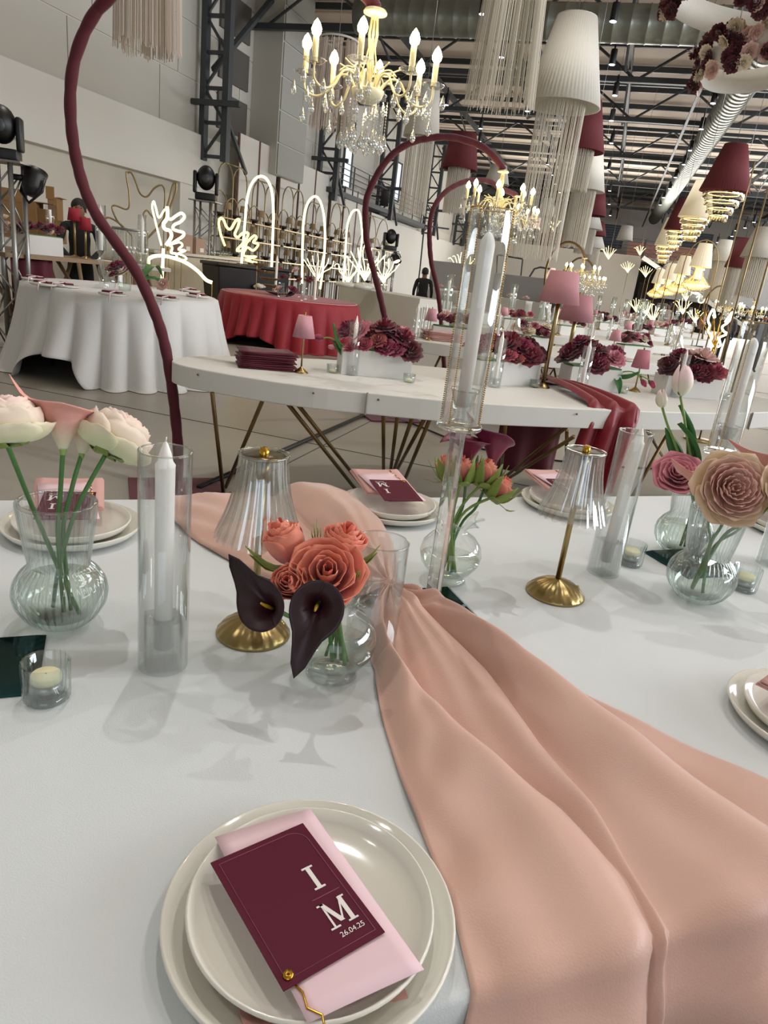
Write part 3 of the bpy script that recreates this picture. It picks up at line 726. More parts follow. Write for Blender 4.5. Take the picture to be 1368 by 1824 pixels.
# ================================================================ flowers
def orient(axis, side=None):
    z = Vector(axis).normalized(); x = Vector(side if side is not None else (1, .01, 0)); x = (x-z*x.dot(z))
    if x.length < 1e-4: x = z.orthogonal()
    x.normalize(); y = z.cross(x); return Matrix((x, y, z)).transposed()
def S(sx, sy, sz): return (RTV*sx+UPV*sy-fw*sz).normalized()
def cup_petal(half, R_, Z_, nu=9, nv=9, ruf=.0, curl=0., seed=0, tuck=.12, notch=0.):
    g = random.Random(seed); ph = [g.uniform(0, 6) for _ in range(4)]; mb = MB(); hf = R(half)
    def bz(a, t): return (1-t)**2*a[0]+2*t*(1-t)*a[1]+t*t*a[2]
    def fn(u, v):
        x = u*2-1; s = min(1, .35+1.5*v**.6)*max(.02, 1-max(0, (v-.5)/.5)**3.4*.76)**.5; a = x*hf*s
        vv = v*(1-notch*(1-abs(x))**3*v); r = bz(R_, vv); z = bz(Z_, vv)
        r *= 1+tuck*x*.5; r += curl*v**5*(.6+.4*abs(x)); z -= curl*.5*v**7
        k = ruf*v*v; r += k*math.sin(x*5+ph[0]); z += k*math.sin(x*7+ph[1])*.8
        return (r*math.cos(a), r*math.sin(a), z)
    return mb.grid(fn, nu, nv)
def flower(name, label, cat, loc, axis, layers, mats, group=None, seed=1, side=None):
    """bloom made of separately set petals; layers: (count, half angle, radii, heights, ruffle, curl)"""
    Rm = orient(axis, side); o = thing(name, label, cat, loc, rot=Rm.to_euler(), group=group); g = random.Random(seed)
    for li, (n, hf, R_, Z_, ruf, curl) in enumerate(layers):
        mt = mats[min(li, len(mats)-1)]
        ms = [cup_petal(hf, R_, Z_, ruf=ruf, curl=curl, seed=seed*31+li*7+k).mesh('petal', mt) for k in range(2)]
        a0 = g.uniform(0, 6)
        for k in range(n):
            p = link('petal', ms[k % 2], o, rot=(g.uniform(-.05, .05), g.uniform(-.05, .05), a0+2*math.pi*k/n+g.uniform(-.1, .1)))
            m_ = p.modifiers.new('s', 'SOLIDIFY'); m_.thickness = .0007
    o['_seed'] = seed; del o['_seed']; o.rotation_mode = 'XYZ'
    return o, Rm
def stem(o, Rm, pts, r=.0028, mt=None, extra=None):
    P = [Rm.transposed() @ (Vector(p)-o.location) for p in pts]
    # smooth the line
    Q = []
    for i in range(len(P)-1):
        a = P[max(0, i-1)]; b = P[i]; c = P[i+1]; d = P[min(len(P)-1, i+2)]
        for k in range(6):
            t = k/6; Q.append(.5*((2*b)+(c-a)*t+(2*a-5*b+4*c-d)*t*t+(3*b-a-3*c+d)*t**3))
    Q.append(P[-1]); part('stem', MB().tube(Q, r, 8), mt or M_stem, o)
def sepals(o, n=5, r=.016, L=.03, mt=None, droop=0, z0=0.):
    for k in range(n):
        a = 2*math.pi*k/n+.3
        def fn(u, v):
            w = (u-.5)*.022*math.sin(math.pi*min(1, v*.85+.12)); rr = .004+r*v**.7; z = z0+L*v*v-droop*v-.003
            return (rr*math.cos(a)-w*math.sin(a), rr*math.sin(a)+w*math.cos(a), z+.002*math.sin(v*7+k))
        part('sepal', MB().grid(fn, 4, 6), mt or M_sepal, o, solid=.0006)
def leaf(o, Rm, base, tip, width, bend, mt=None, name='leaf'):
    b = Rm.transposed() @ (Vector(base)-o.location); t = Rm.transposed() @ (Vector(tip)-o.location); d = (t-b); sd = d.cross(Vector(bend) if bend else Vector((0, 0, 1))).normalized(); up = sd.cross(d).normalized()
    def fn(u, v):
        w = (u-.5)*width*math.sin(math.pi*(v**.8*.92+.06)); c = b+d*v+up*(.12*d.length*math.sin(math.pi*v))+sd*w-up*(abs(u-.5)*2)**2*width*-.25
        return tuple(c)
    part(name, MB().grid(fn, 5, 10), mt or M_leaf, o, solid=.0008)

PM_cream = petal_mat('petal_cream_blush', '#d9dca8', '#efd3c8', lo=0, hi=.04); PM_cream2 = petal_mat('petal_cream', '#dfe0b0', '#efdcc9', lo=0, hi=.03)
PM_peach = petal_mat('petal_peach', '#d09082', '#e4b7a8', lo=0, hi=.04); PM_peach2 = petal_mat('petal_peach_outer', '#d6bd94', '#e2bdab', lo=0, hi=.03)
PM_pinkr = petal_mat('petal_pink', '#b2506a', '#cf7d8c', lo=0, hi=.03)
PM_coral = petal_mat('petal_coral', '#b04a60', '#e88a70', lo=0, hi=.03); PM_coral2 = petal_mat('petal_coral_heart', '#cc5240', '#de6a52', lo=0, hi=.03)
PM_tul = petal_mat('petal_white_tulip', '#dfe0c0', '#ecd0cf', lo=0, hi=.05)
PM_callap = petal_mat('calla_pink', '#dfe2c2', '#e2a196', lo=-.005, hi=.045); PM_callad = petal_mat('calla_dark', '#421626', '#1c060d', lo=0, hi=.05, rough=.45)
PM_callav = petal_mat('calla_violet', '#8e3a50', '#6c2440', lo=0, hi=.06, rough=.4)
for n_ in ('calla_dark', 'calla_violet', 'calla_pink'): MATS[n_].node_tree.nodes['Principled BSDF'].inputs['Sheen Weight'].default_value = 0
M_spadix = mat('spadix', '#c6a01e', .6)
def rose_layers(s, open_=1.0, inner=3, rings=5, ruf=.0015):
    L = []
    for k in range(rings):
        t = k/(rings-1); r = s*(.16+.62*t**1.1*open_); h = s*(.92-.22*t)
        ruf_ = .0005+.0005*t
        L.append(([3, 3, 4, 5, 5, 6][min(k+0, 5)], 78-16*t, (s*.06+.3*r*t, r*(1.0+.1*t), r*(.80+.62*t*open_)), (0, h*.35, h*(1-.12*t*open_)), ruf_, s*.07*t*open_))
    return L

def calla(label, loc, axis, tipdir, s, mt, cat='flower', group=None, tip=.9, tipup=.3, spad=True, flare=1.0, body=.16):
    Rm = orient(axis, tipdir); o = thing('calla_lily', label, cat, loc, rot=Rm.to_euler(), group=group)
    def fn(u, v):
        a = (u-.5)*2*math.pi*1.04; c = max(0, math.cos(a)); ww = math.exp(-(a/.26)**2); w2 = math.exp(-(a/.8)**2)
        r = s*(.07+body*v+.42*flare*v**2.6); z = s*1.0*v
        back = 1-max(0, -math.cos(a)); z *= (.86+.14*back)
        r += s*.16*flare*max(0, v-.75)*3*(.5+.5*w2); z -= s*.10*max(0, v-.8)*4*(1-w2)
        t = v**4; r += s*tip*t*ww+s*.16*t*w2; z += s*tipup*v**10*ww
        r *= 1+.05*math.sin(a)*v
        yy = r*math.sin(a)*(1-.0*ww)
        return (r*math.cos(a), yy*(1-.35*t*ww), z)
    part('spathe', MB().grid(fn, 41, 22), mt, o, solid=.0012)
    if spad: part('spadix', MB().tube([(0, 0, s*.2), (s*.04, 0, s*.6), (s*.10, 0, s*.86)], [s*.05, s*.055, s*.03], 10), M_spadix, o, label='yellow spadix')
    part('calyx', MB().lathe([(s*.05, -s*.12), (s*.075, -.0), (s*.078, s*.06)], 12), mat('calyx_green', '#93ad5c', .5), o)
    return o, Rm
def vp(v, dx, dy, z): return Vector((v.x+dx, v.y+dy, TZ+z))

# left vase: two blush peonies and two pink callas
def peony(label, px, py, dist, axis, s, seed, mats, base_v, foot, group=None, stempts=None):
    L = [(5, 60, (s*.05, s*.25, s*.12), (0, s*.6, s*1.10), .0012, 0), (6, 56, (s*.08, s*.48, s*.34), (0, s*.5, s*1.14), .0012, 0), (6, 52, (s*.1, s*.72, s*.54), (0, s*.38, s*1.10), .0012, .001),
         (6, 50, (s*.1, s*.92, s*.72), (0, s*.22, s*.98), .0012, .002), (5, 52, (s*.1, s*1.1, s*.86), (0, s*.04, s*.80), .0012, .003), (5, 48, (s*.08, s*1.05, s*1.04), (0, -s*.10, s*.42), .0012, .005)]
    p = ad(px, py, dist); o, Rm = flower('peony', label, 'flower', p, axis, L, mats, seed=seed); sepals(o, 4, s*.5, s*.16, z0=-.002)
    stem(o, Rm, [p]+(stempts or [])+foot, .0034)
    return o
d0 = math.hypot(VL.x, VL.y)
peony('blush-and-cream peony leaning right from the left ribbed vase', 190, 806, d0+.01, S(.35, .75, -.2), .056, 11, [PM_cream2, PM_cream, PM_cream, PM_cream2], VL, [vp(VL, .022, .015, .19), vp(VL, -.002, 0, .09), vp(VL, -.02, .005, .02)])
peony('blush-and-cream peony cut off by the left picture edge', 12, 790, d0-.02, S(-.1, .9, .1), .056, 12, [PM_cream2, PM_cream, PM_cream, PM_cream2], VL, [vp(VL, -.03, -.015, .19), vp(VL, .0, 0, .09), vp(VL, .03, .005, .02)])
p = ad(112, 800, d0); o, Rm = calla('pink calla lily with long curled tip in the left ribbed vase', p, S(.05, 1, .12), S(-.9, .3, .4), .072, PM_callap, tip=.18, tipup=.42, flare=.24, body=.40); stem(o, Rm, [p, ad(108, 870, d0), vp(VL, 0, 0, .15), vp(VL, .005, 0, .02)], .0036)
p = ad(146, 808, d0+.02); o, Rm = calla('pink calla lily half hidden behind the right peony of the left vase', p, S(.12, 1, -.1), S(-.1, .6, -.7), .062, PM_callap, tip=.15, tipup=.35, flare=.24, body=.40); stem(o, Rm, [p, ad(128, 870, d0), vp(VL, .005, .005, .15), vp(VL, .01, .01, .02)], .0034)

# bubble vase, left centre: four coral roses, two dark callas
d1 = math.hypot(VB1.x, VB1.y)
def coral(label, px, py, dist, axis, s, op, vz, seed, dx=0):
    p = ad(px, py, dist); o, Rm = flower('coral_rose', label, 'flower', p, axis, rose_layers(s, op, rings=5), [PM_coral2, PM_coral, PM_coral, PM_coral], seed=seed)
    for k in range(3): sepals(o, 2, s*.72, s*(.5+.2*k), z0=-.002) if k < 2 else None
    stem(o, Rm, [p, (p+vp(vz, dx, 0, .13))/2, vp(vz, dx*.6, 0, .12), vp(vz, -dx, .01, .02)], .0026); return o
coral('coral rosebud leaning left, uppermost left of the coral four', 524, 1000, d1+.01, S(-.38, .9, .25), .072, .36, VB1, 21, -.02)
coral('coral rose at the upper right of the left-centre vase', 603, 996, d1+.02, S(.33, .9, .35), .064, .46, VB1, 22, .015)
coral('fully open coral rose in the middle of the left-centre bunch', 582, 1034, d1-.02, S(.1, .5, .9), .056, .85, VB1, 23, .0)
coral('smallest coral rosebud above the right dark calla', 524, 1045, d1-.03, S(-.15, .35, .9), .046, .5, VB1, 24, -.01)
p = ad(494, 1086, d1-.06); o, Rm = calla('near-black burgundy calla lily with its tip curling up to the left', p, S(-.35, .25, .9), S(-.62, .72, .2), .046, PM_callad, tip=.95, tipup=.1, flare=1.0); stem(o, Rm, [p, ad(530, 1100, d1-.03), vp(VB1, -.02, -.01, .12), vp(VB1, 0, 0, .02)], .0032)
p = ad(568, 1072, d1-.09); o, Rm = calla('near-black burgundy calla lily with its tip pointing down', p, S(.0, -.05, 1), S(-.3, -.95, .1), .045, PM_callad, tip=1.15, tipup=-.2, flare=1.1); stem(o, Rm, [p, ad(585, 1080, d1-.04), vp(VB1, .0, -.01, .12), vp(VB1, .02, 0, .02)], .0032)

# bubble vase behind the stand: coral buds and violet callas
d2 = math.hypot(VB2.x, VB2.y)
def bud(label, px, py, dist, axis, s, seed, dx):
    p = ad(px, py, dist); o, Rm = flower('coral_rosebud', label, 'flower', p, axis, rose_layers(s, .36, rings=4), [PM_coral2, PM_coral], seed=seed)
    sepals(o, 6, s*.62, s*1.0, z0=-.003); sepals(o, 4, s*.9, s*.2, z0=-.002)
    stem(o, Rm, [p, vp(VB2, dx*.7, 0, .14), vp(VB2, -dx*.8, 0, .02)], .0028, mat('light_stem', '#7c9a4c', .5, var=.1)); return o
bud('coral rosebud leftmost behind the central crystal stand', 822, 858, d2-.01, S(.0, 1, .15), .056, 31, -.01)
bud('coral rosebud in the middle behind the central crystal stand', 858, 862, d2, S(.3, .9, .1), .056, 32, .0)
bud('coral rosebud leaning furthest right behind the central crystal stand', 878, 885, d2-.01, S(.6, .7, .15), .052, 33, .012)
bud('small coral rosebud glimpsed through the central crystal column', 800, 850, d2+.03, S(-.2, 1, .1), .05, 34, -.02)
p = ad(832, 828, d2+.02); o, Rm = calla('violet calla lily with broad lip behind the central crystal stand', p, S(.1, .9, .3), S(-.9, -.3, .3), .060, PM_callav, tip=.30, tipup=-.25, flare=.55, body=.3, spad=False); stem(o, Rm, [p, ad(825, 900, d2), vp(VB2, 0, 0, .12), vp(VB2, .01, 0, .02)])
p = ad(876, 832, d2+.03); o, Rm = calla('violet calla lily with upturned tip, rightmost behind the central stand', p, S(.15, .95, -.1), S(-.6, .7, .2), .064, PM_callav, tip=.35, tipup=.5, flare=.45, body=.3, spad=False); stem(o, Rm, [p, ad(850, 900, d2), vp(VB2, .01, .01, .12), vp(VB2, -.01, 0, .02)])

# right vases
d3 = math.hypot(VR.x, VR.y); d4 = math.hypot(VR2.x, VR2.y)
def garden(label, px, py, dist, axis, s, seed, foot):
    L = [(4, 40, (s*.02, s*.12, s*.10), (0, s*.3, s*.48), .0012, 0), (6, 34, (s*.05, s*.22, s*.2), (0, s*.3, s*.50), .0014, 0), (7, 32, (s*.08, s*.34, s*.34), (0, s*.28, s*.52), .0012, 0), (8, 36, (s*.1, s*.48, s*.48), (0, s*.25, s*.52), .0010, .001),
         (8, 40, (s*.1, s*.62, s*.62), (0, s*.16, s*.48), .0010, .003), (8, 42, (s*.1, s*.74, s*.78), (0, s*.08, s*.40), .0010, .003), (6, 46, (s*.08, s*.76, s*.98), (0, -s*.05, s*.20), .0015, .005)]
    p = ad(px, py, dist); o, Rm = flower('garden_rose', label, 'flower', p, axis, L, [PM_peach, PM_peach, PM_peach, PM_peach, PM_peach, PM_peach2, PM_peach2], seed=seed); sepals(o, 5, s*.5, s*.1, z0=-.002)
    stem(o, Rm, [p]+foot, .0034); return o
garden('large peach garden rose facing the camera in the right ribbed vase', 1298, 872, d3-.04, S(-.05, .12, 1), .074, 41, [ad(1288, 930, d3), vp(VR, 0, 0, .12), vp(VR, .01, -.01, .02)])
garden('second peach garden rose cut off by the right picture edge', 1388, 880, d3+.0, S(.5, .2, .8), .066, 42, [ad(1340, 930, d3), vp(VR, .02, 0, .15), vp(VR, -.01, 0, .02)])
p = ad(1262, 900, d3+.03); o, Rm = calla('pale pink calla lily with curled tip left of the big peach rose', p, S(-.15, 1, .1), S(-1, .35, .3), .078, PM_callap, tip=.26, tipup=.42, flare=.3, body=.35); stem(o, Rm, [p, ad(1262, 940, d3), vp(VR, 0, .01, .12), vp(VR, -.01, .01, .02)])
p = ad(1362, 880, d3+.05); o, Rm = calla('pale pink calla lily between the two peach roses', p, S(.2, 1, .1), S(-.7, .2, -.3), .082, PM_callap, tip=.4, tipup=.2, flare=.6); stem(o, Rm, [p, ad(1320, 940, d3), vp(VR, .01, .01, .12), vp(VR, -.01, .01, .02)])
p = ad(1205, 852, d4-.03); L = [(n_, h_, r_, z_, u_, c_+.004) for n_, h_, r_, z_, u_, c_ in rose_layers(.050, .95, rings=6)]
o, Rm = flower('pink_rose', 'mid-pink rose with pointed petals behind the big peach rose', 'flower', p, S(-.2, .5, .85), L, [PM_pinkr], seed=51); sepals(o, 5, .03, .004); stem(o, Rm, [p, vp(VR2, 0, 0, .15), vp(VR2, 0, 0, .02)])
def tulip(label, px, py, dist, axis, s, seed, mt, stempx, foot, leaves=()):
    p = ad(px, py, dist)
    L = [(3, 62, (s*.08, s*.62, s*.12), (0, s*.55, s*1.5), .001, 0), (3, 66, (s*.1, s*.78, s*.22), (0, s*.5, s*1.42), .001, 0)]
    o, Rm = flower('tulip', label, 'flower', p, axis, L, [mt], seed=seed)
    stem(o, Rm, [p]+[ad(a, b, dist) for a, b in stempx]+foot, .0032, mat('light_stem', '#7c9a4c'))
    for a, b, w_, bd in leaves: leaf(o, Rm, ad(*a, dist), ad(*b, dist), w_, bd)
    return o
tulip('white-pink open tulip standing tallest on the right', 1212, 706, d4+.02, S(.05, 1, .1), .050, 61, PM_tul, [(1218, 740), (1226, 790)], [vp(VR2, .01, 0, .14), vp(VR2, 0, 0, .02)],
      [((1222, 835), (1208, 722), .035, (0, 0, 1)), ((1238, 850), (1206, 755), .045, (1, 0, 0))])
tulip('small closed white tulip bud left of the tall tulip', 1180, 727, d4+.02, S(-.12, 1, .1), .030, 62, PM_tul, [(1190, 760), (1202, 790)], [vp(VR2, .0, 0, .14), vp(VR2, .01, 0, .02)],
      [((1218, 830), (1186, 762), .03, (0, 1, 0))])

# hurricane without a candle beside the left-centre vase
q = at(640, 1188); g_ = thing('hurricane_glass', 'empty clear glass cylinder just right of the coral roses', 'glass tube', (q.x, q.y+.045, TZ))
part('wall', MB().lathe([(.041, .001), (.041, .195), (.0403, .197), (.0395, .195), (.0395, .001)], 48, closed=True), G, g_)
part('rim', MB().lathe([(.0403+.0011*math.cos(a), .196+.0011*math.sin(a)) for a in [k*math.pi/3 for k in range(6)]], 48, closed=True), G, g_)

# ================================================================ long curved table behind, and its copies down the hall
FR = [(-2.16, 3.26), (-2.08, 3.16), (-1.92, 3.12), (-1.62, 3.12), (-1.30, 3.17), (-1.05, 3.27), (-.72, 3.41), (-.41, 3.60), (-.04, 3.89), (.32, 4.20), (.73, 4.60), (1.0, 4.92), (1.3, 5.35), (1.42, 5.7)]
BK = [(1.25, 5.95), (.95, 6.0), (.6, 5.85), (.25, 5.55), (-.1, 5.25), (-.5, 4.95), (-.85, 4.78), (-1.2, 4.60), (-1.6, 4.25), (-1.85, 3.98), (-2.04, 3.72), (-2.17, 3.45)]
def densify(P, n=4):
    Q = []; k = len(P)
    for i in range(k):
        a, b, c, d = [Vector(P[(i+j) % k]) for j in (-1, 0, 1, 2)]
        for q in range(n):
            t = q/n; v = .5*((2*b)+(c-a)*t+(2*a-5*b+4*c-d)*t*t+(3*b-a-3*c+d)*t**3); Q.append((v.x, v.y))
    return Q
OUT = densify(FR+BK)
DX = {6.8: .2, 10.4: .7, 14.2: 1.3, 18.5: 2.0}
def curved_table(dy, label, group=None, seams=True, legs=None):
    o = thing('curved_table', label, 'table', (DX.get(dy, 0), dy, 0), group=group)
    part('tabletop', MB().prism(OUT, TZ-.11, TZ), M_paint, o, smooth=False, bevel=.006)
    for (x, y) in ((-1.052, 3.262), (1.01, 4.92)): 
        part('seam', MB().box((x, y, TZ-.055), (.004, .02, .112)), mat('seam_line', '#8a857a', .8), o, smooth=False)
    for (x, y) in ((-1.92, 3.115), (-1.30, 3.163), (-1.0, 3.288), (-.05, 3.872)):
        part('screw', MB().ball((x, y, TZ-.03), .006, 8, 4), mat('screw_head', '#6d5a3e', .5, .6), o)
    return o
LEGS = [((378, 700), (398, 878)), ((468, 713), (402, 868)), ((512, 718), (640, 880)), ((530, 720), (652, 874)), ((683, 738), (683, 852)), ((708, 740), (694, 852)), ((735, 742), (696, 854)), ((757, 744), (700, 850)), ((766, 746), (716, 866)),
        ((1010, 760), (884, 862)), ((1022, 778), (880, 868)), ((1010, 768), (1008, 850)), ((840, 752), (820, 850)), ((900, 756), (892, 850)), ((1195, 762), (1095, 940)), ((1150, 762), (1190, 830)), ((1232, 762), (1232, 880))]
ct = curved_table(0, 'long curved white table with bronze hairpin legs just beyond the near table')
for a, b in LEGS:
    p, q = at(*a, TZ-.105), at(*b, .008); part('leg', MB().tube([p, q], .011, 8), M_leg, ct)
cts = [ct]
for i, dy in enumerate((3.3, 6.8, 10.4, 14.2, 18.5)):
    c = curved_table(dy, 'long curved white table in row %s behind the near tables' % ['two', 'three', 'four', 'five', 'six'][i])
    for x, y in ((-1.7, 3.5), (-.9, 3.9), (-.2, 4.3), (.7, 5.1)):
        for sx in (-.25, .25): part('leg', MB().tube([(x+sx, y-.1, TZ-.1), (x, y+.1, .005)], .012, 6), M_leg, c)
    cts.append(c)

# background blooms: one mesh per kind, then copies
def simple_bloom(name, s, mt, seed, n=(4, 5, 6, 7), ruf=.004):
    mb = MB(); g = random.Random(seed)
    for li, k in enumerate(n):
        t = li/(len(n)-1)
        for j in range(k):
            b = cup_petal(58-14*t, (s*.05, s*(.2+.65*t), s*(.15+.85*t)), (0, s*.35*(1-t*.6), s*(.8-.55*t)), 5, 4, ruf=ruf*s*20, curl=s*.1*t, seed=seed*9+li*3+j)
            a = g.uniform(-.2, .2)+2*math.pi*j/k+li*.5; ca, sa = math.cos(a), math.sin(a)
            mb.add([(x*ca-y*sa, x*sa+y*ca, z) for x, y, z in b.v], b.f)
    return mb.mesh(name, mt)
pm = lambda n_, a, b: petal_mat(n_, a, b, lo=0, hi=.05)
BL = {'burgundy': simple_bloom('burgundy_bloom', .05, pm('p_burg', '#3f0a18', '#6e1226'), 1), 'crimson': simple_bloom('crimson_bloom', .055, pm('p_crim', '#5a0d20', '#8f1c34'), 2),
      'magenta': simple_bloom('magenta_bloom', .05, pm('p_mag', '#6b1638', '#a83258'), 3), 'dusky': simple_bloom('dusky_pink_bloom', .04, pm('p_dusk', '#a03a52', '#bd5d66'), 4),
      'pink': simple_bloom('pink_rose', .045, pm('p_pink', '#b56376', '#d997a2'), 5), 'blush': simple_bloom('blush_rose', .05, pm('p_blush', '#dcb2a6', '#ecd2cc'), 6),
      'cream': simple_bloom('cream_rose', .05, pm('p_cream', '#ddd0b4', '#eee0d4'), 7), 'rust': simple_bloom('rust_bloom', .035, pm('p_rust', '#8e3a3a', '#b4645a'), 8)}
def bloom(kind, loc, axis=(0, 0, 1), s=1.0, label='', group=None):
    o = link(kind+'_bloom', BL[kind], None, loc, orient(axis, (rnd.uniform(-1, 1), rnd.uniform(-1, 1), .1)).to_euler(), s)
    return tag(o, label, 'flower', group)
def planter(label, c, rz, size=(.44, .15, .145), fl=None, words='', group=None, leaves=0, n=11, kinds=('crimson', 'burgundy', 'magenta', 'dusky'), seed=1):
    o = thing('planter_box', label, 'planter', c, rz, group)
    part('box', MB().box((0, 0, size[2]/2), size), M_paint, o, smooth=False, bevel=.002)
    part('moss', MB().box((0, 0, size[2]+.004), (size[0]*.94, size[1]*.9, .012)), M_leaf, o, smooth=False)
    g = random.Random(seed); fl = fl or []
    if not fl:
        for k in range(n):
            fl.append((g.choice(kinds), (k+.5)/n-.5, g.uniform(-.4, .4), g.uniform(.02, .07), g.uniform(.7, 1.0)))
    fl = list(fl)+[(fl[(k*3+1) % len(fl)][0], (k+.5)/6-.5, .15, .055+.03*(k % 2), .95) for k in range(6)]
    for kd, u, v, h, s in fl:
        p = Matrix.Rotation(rz, 3, 'Z') @ Vector((u*size[0], v*size[1], size[2]+h)); p += Vector(c)
        ax = Vector((u*.8+g.uniform(-.2, .2), -.5+v*.5+g.uniform(-.2, .3), .8))
        p.z += .015
        bloom(kd, p, ax, s*1.3, '%s bloom in the flower box %s' % (kd, words), '%s blooms in the box %s' % (kd, words))
    return o
def ang(a, b): return math.atan2(b.y-a.y, b.x-a.x)
a, b = at(607, 667), at(731, 677); r1 = ang(a, b); nn_ = Vector((-math.sin(r1), math.cos(r1), 0))
c1_ = (a+b)/2+nn_*.075
planter('white planter box packed with pink and burgundy flowers, left on the curved table', c1_, r1, ((b-a).length, .15, .145), words='on the left of the curved table',
        fl=[('magenta', -.43, .2, .09, .8), ('pink', -.28, -.2, .08, 1.1), ('pink', -.18, .3, .10, .9), ('dusky', -.40, -.5, -.01, .8), ('dusky', -.2, -.5, .01, .8), ('rust', -.02, -.4, .04, 1.1), ('rust', -.1, .1, .07, 1.0), ('crimson', .1, .1, .10, 1.15), ('magenta', .2, .1, .09, .9), ('magenta', .08, -.5, .01, .9), ('magenta', .22, -.5, .0, .9), ('crimson', .36, -.1, .06, 1.1), ('burgundy', .44, -.5, .0, 1.1), ('burgundy', .30, .3, .05, 1.1)], seed=4)
a, b = at(850, 687), at(958, 688); r2 = ang(a, b); n2 = Vector((-math.sin(r2), math.cos(r2), 0))
planter('white planter box with dusky and crimson blooms behind the tall central chimney', (a+b)/2+n2*.075, r2, ((b-a).length, .15, .145), words='beside the tall pink lamps',
        fl=[('dusky', -.40, -.1, .04, 1.3), ('magenta', -.48, .2, .06, 1.0), ('dusky', -.1, -.5, .02, 1.1), ('crimson', .0, .0, .07, 1.2), ('crimson', .12, .2, .10, 1.1), ('magenta', .2, -.2, .06, 1.2), ('burgundy', .36, .1, .07, 1.2), ('burgundy', .42, -.4, .03, 1.1), ('crimson', .27, -.5, .02, 1.1), ('rust', .05, -.55, .0, 1.0)], seed=5)
a, b = at(1012, 693), at(1102, 700); r3 = ang(a, b); n3 = Vector((-math.sin(r3), math.cos(r3), 0))
planter('white planter box with rust and wine blooms behind the burgundy runner', (a+b)/2+n3*.075, r3, ((b-a).length, .15, .145), words='behind the burgundy runner',
        fl=[('burgundy', -.5, .0, .02, 1.2), ('crimson', -.4, .2, .07, 1.1), ('magenta', -.28, .2, .13, 1.0), ('crimson', -.05, -.5, -.01, 1.1), ('magenta', .0, -.2, .03, 1.1), ('rust', .17, -.2, .04, 1.2), ('pink', .32, -.3, .05, 1.2), ('magenta', .46, .0, .06, .8), ('crimson', -.18, .1, .1, 1.1)], seed=6)
a, b = at(1188, 706), at(1275, 713); r4 = ang(a, b); n4 = Vector((-math.sin(r4), math.cos(r4), 0))
planter('white planter box with wine blooms left of the right tall chimney', (a+b)/2+n4*.075, r4, ((b-a).length+.05, .15, .14), words='left of the right tall chimney',
        fl=[('burgundy', -.45, -.2, .03, 1.1), ('burgundy', -.3, -.4, .02, 1.0), ('magenta', -.2, .2, .12, .9), ('crimson', -.02, -.4, .02, 1.0), ('burgundy', .0, .1, .08, 1.1), ('crimson', .12, -.5, .01, 1.0), ('blush', .2, .2, .11, 1.5), ('dusky', .35, -.4, .03, 1.2), ('dusky', .5, -.2, .02, 1.1)], seed=7)
# pink tulips reaching out of the left box
for px, py, ex, ey, s_, mtn in ((595, 614, 560, 600, .038, 'magenta'), (610, 622, 582, 617, .030, 'pink')):
    d_ = math.hypot(c1_.x, c1_.y)-.06; p = ad(ex+16, ey+2, d_); Lr = [(3, 62, (s_*.08, s_*.62, s_*.12), (0, s_*.55, s_*1.5), 0, 0), (3, 66, (s_*.1, s_*.78, s_*.22), (0, s_*.5, s_*1.42), 0, 0)]
    o, Rm = flower('tulip', '%s tulip reaching left out of the flower box on the curved table' % mtn, 'flower', p, S(-1, .1, 0), Lr, [BL[mtn].materials[0]], seed=int(ex))
    stem(o, Rm, [p, ad(ex+34, ey+4, d_), ad(635, 632, d_)], .004, mat('light_stem', '#7c9a4c'))
    leaf(o, Rm, ad(634, 640, d_), ad(596, 575 if mtn == 'magenta' else 605, d_), .06, (0, 0, 1))
# tulips drooping off the third box
d_ = at(1102, 700).xy.length
for ex, ey in ((1148, 682), (1163, 684)):
    p = ad(ex-4, ey-6, d_); o, Rm = flower('tulip', 'dark magenta tulip drooping right of the box behind the burgundy runner', 'flower', p, S(.3, -.9, .3), [(3, 62, (.003, .026, .008), (0, .022, .055), 0, 0), (3, 66, (.004, .03, .01), (0, .02, .05), 0, 0)], [BL['magenta'].materials[0]], seed=ex, group='dark magenta tulips drooping off the third box')
    stem(o, Rm, [p, ad(1125, 662, d_), ad(1096, 665, d_)], .004, mat('light_stem', '#7c9a4c'))
    leaf(o, Rm, ad(1096, 668, d_), ad(1140, 660, d_) if ex == 1148 else ad(1102, 702, d_-.03), .05, (0, .3, 1))

def small_candle(loc, wl, group=None, h=.31):
    o = thing('taper_candle', 'white taper candle '+wl, 'candle', (loc[0], loc[1], TZ+.018), group=group and 'tapers '+group)
    part('wax', MB().lathe([(.011, 0), (.0125, h*.86), (.0085, h*.89), (.0035, h*.97), (.001, h)], 12), M_wax, o)
    b = thing('glass_chimney', 'clear glass chimney around the taper '+wl, 'glass tube', (loc[0], loc[1], TZ), group=group and 'chimneys '+group)
    part('wall', MB().lathe([(.036, .0), (.036, h-.02), (.034, h-.02), (.034, .0)], 20, closed=True), G, b)
    part('base', MB().lathe([(.001, .002), (.026, .002), (.026, .055), (.013, .055), (.013, .017), (.001, .017)], 12), GC, b)
for px, py, wl in ((626, 668, 'in front of the left flower box'), (880, 690, 'in front of the box beside the tall pink lamps'), (1033, 701, 'in front of the box behind the burgundy runner'), (1203, 708, 'in front of the box by the right tall chimney')):
    small_candle(at(px, py), wl)
small_candle(at(738, 604), 'on the second curved table by the pink napkins')
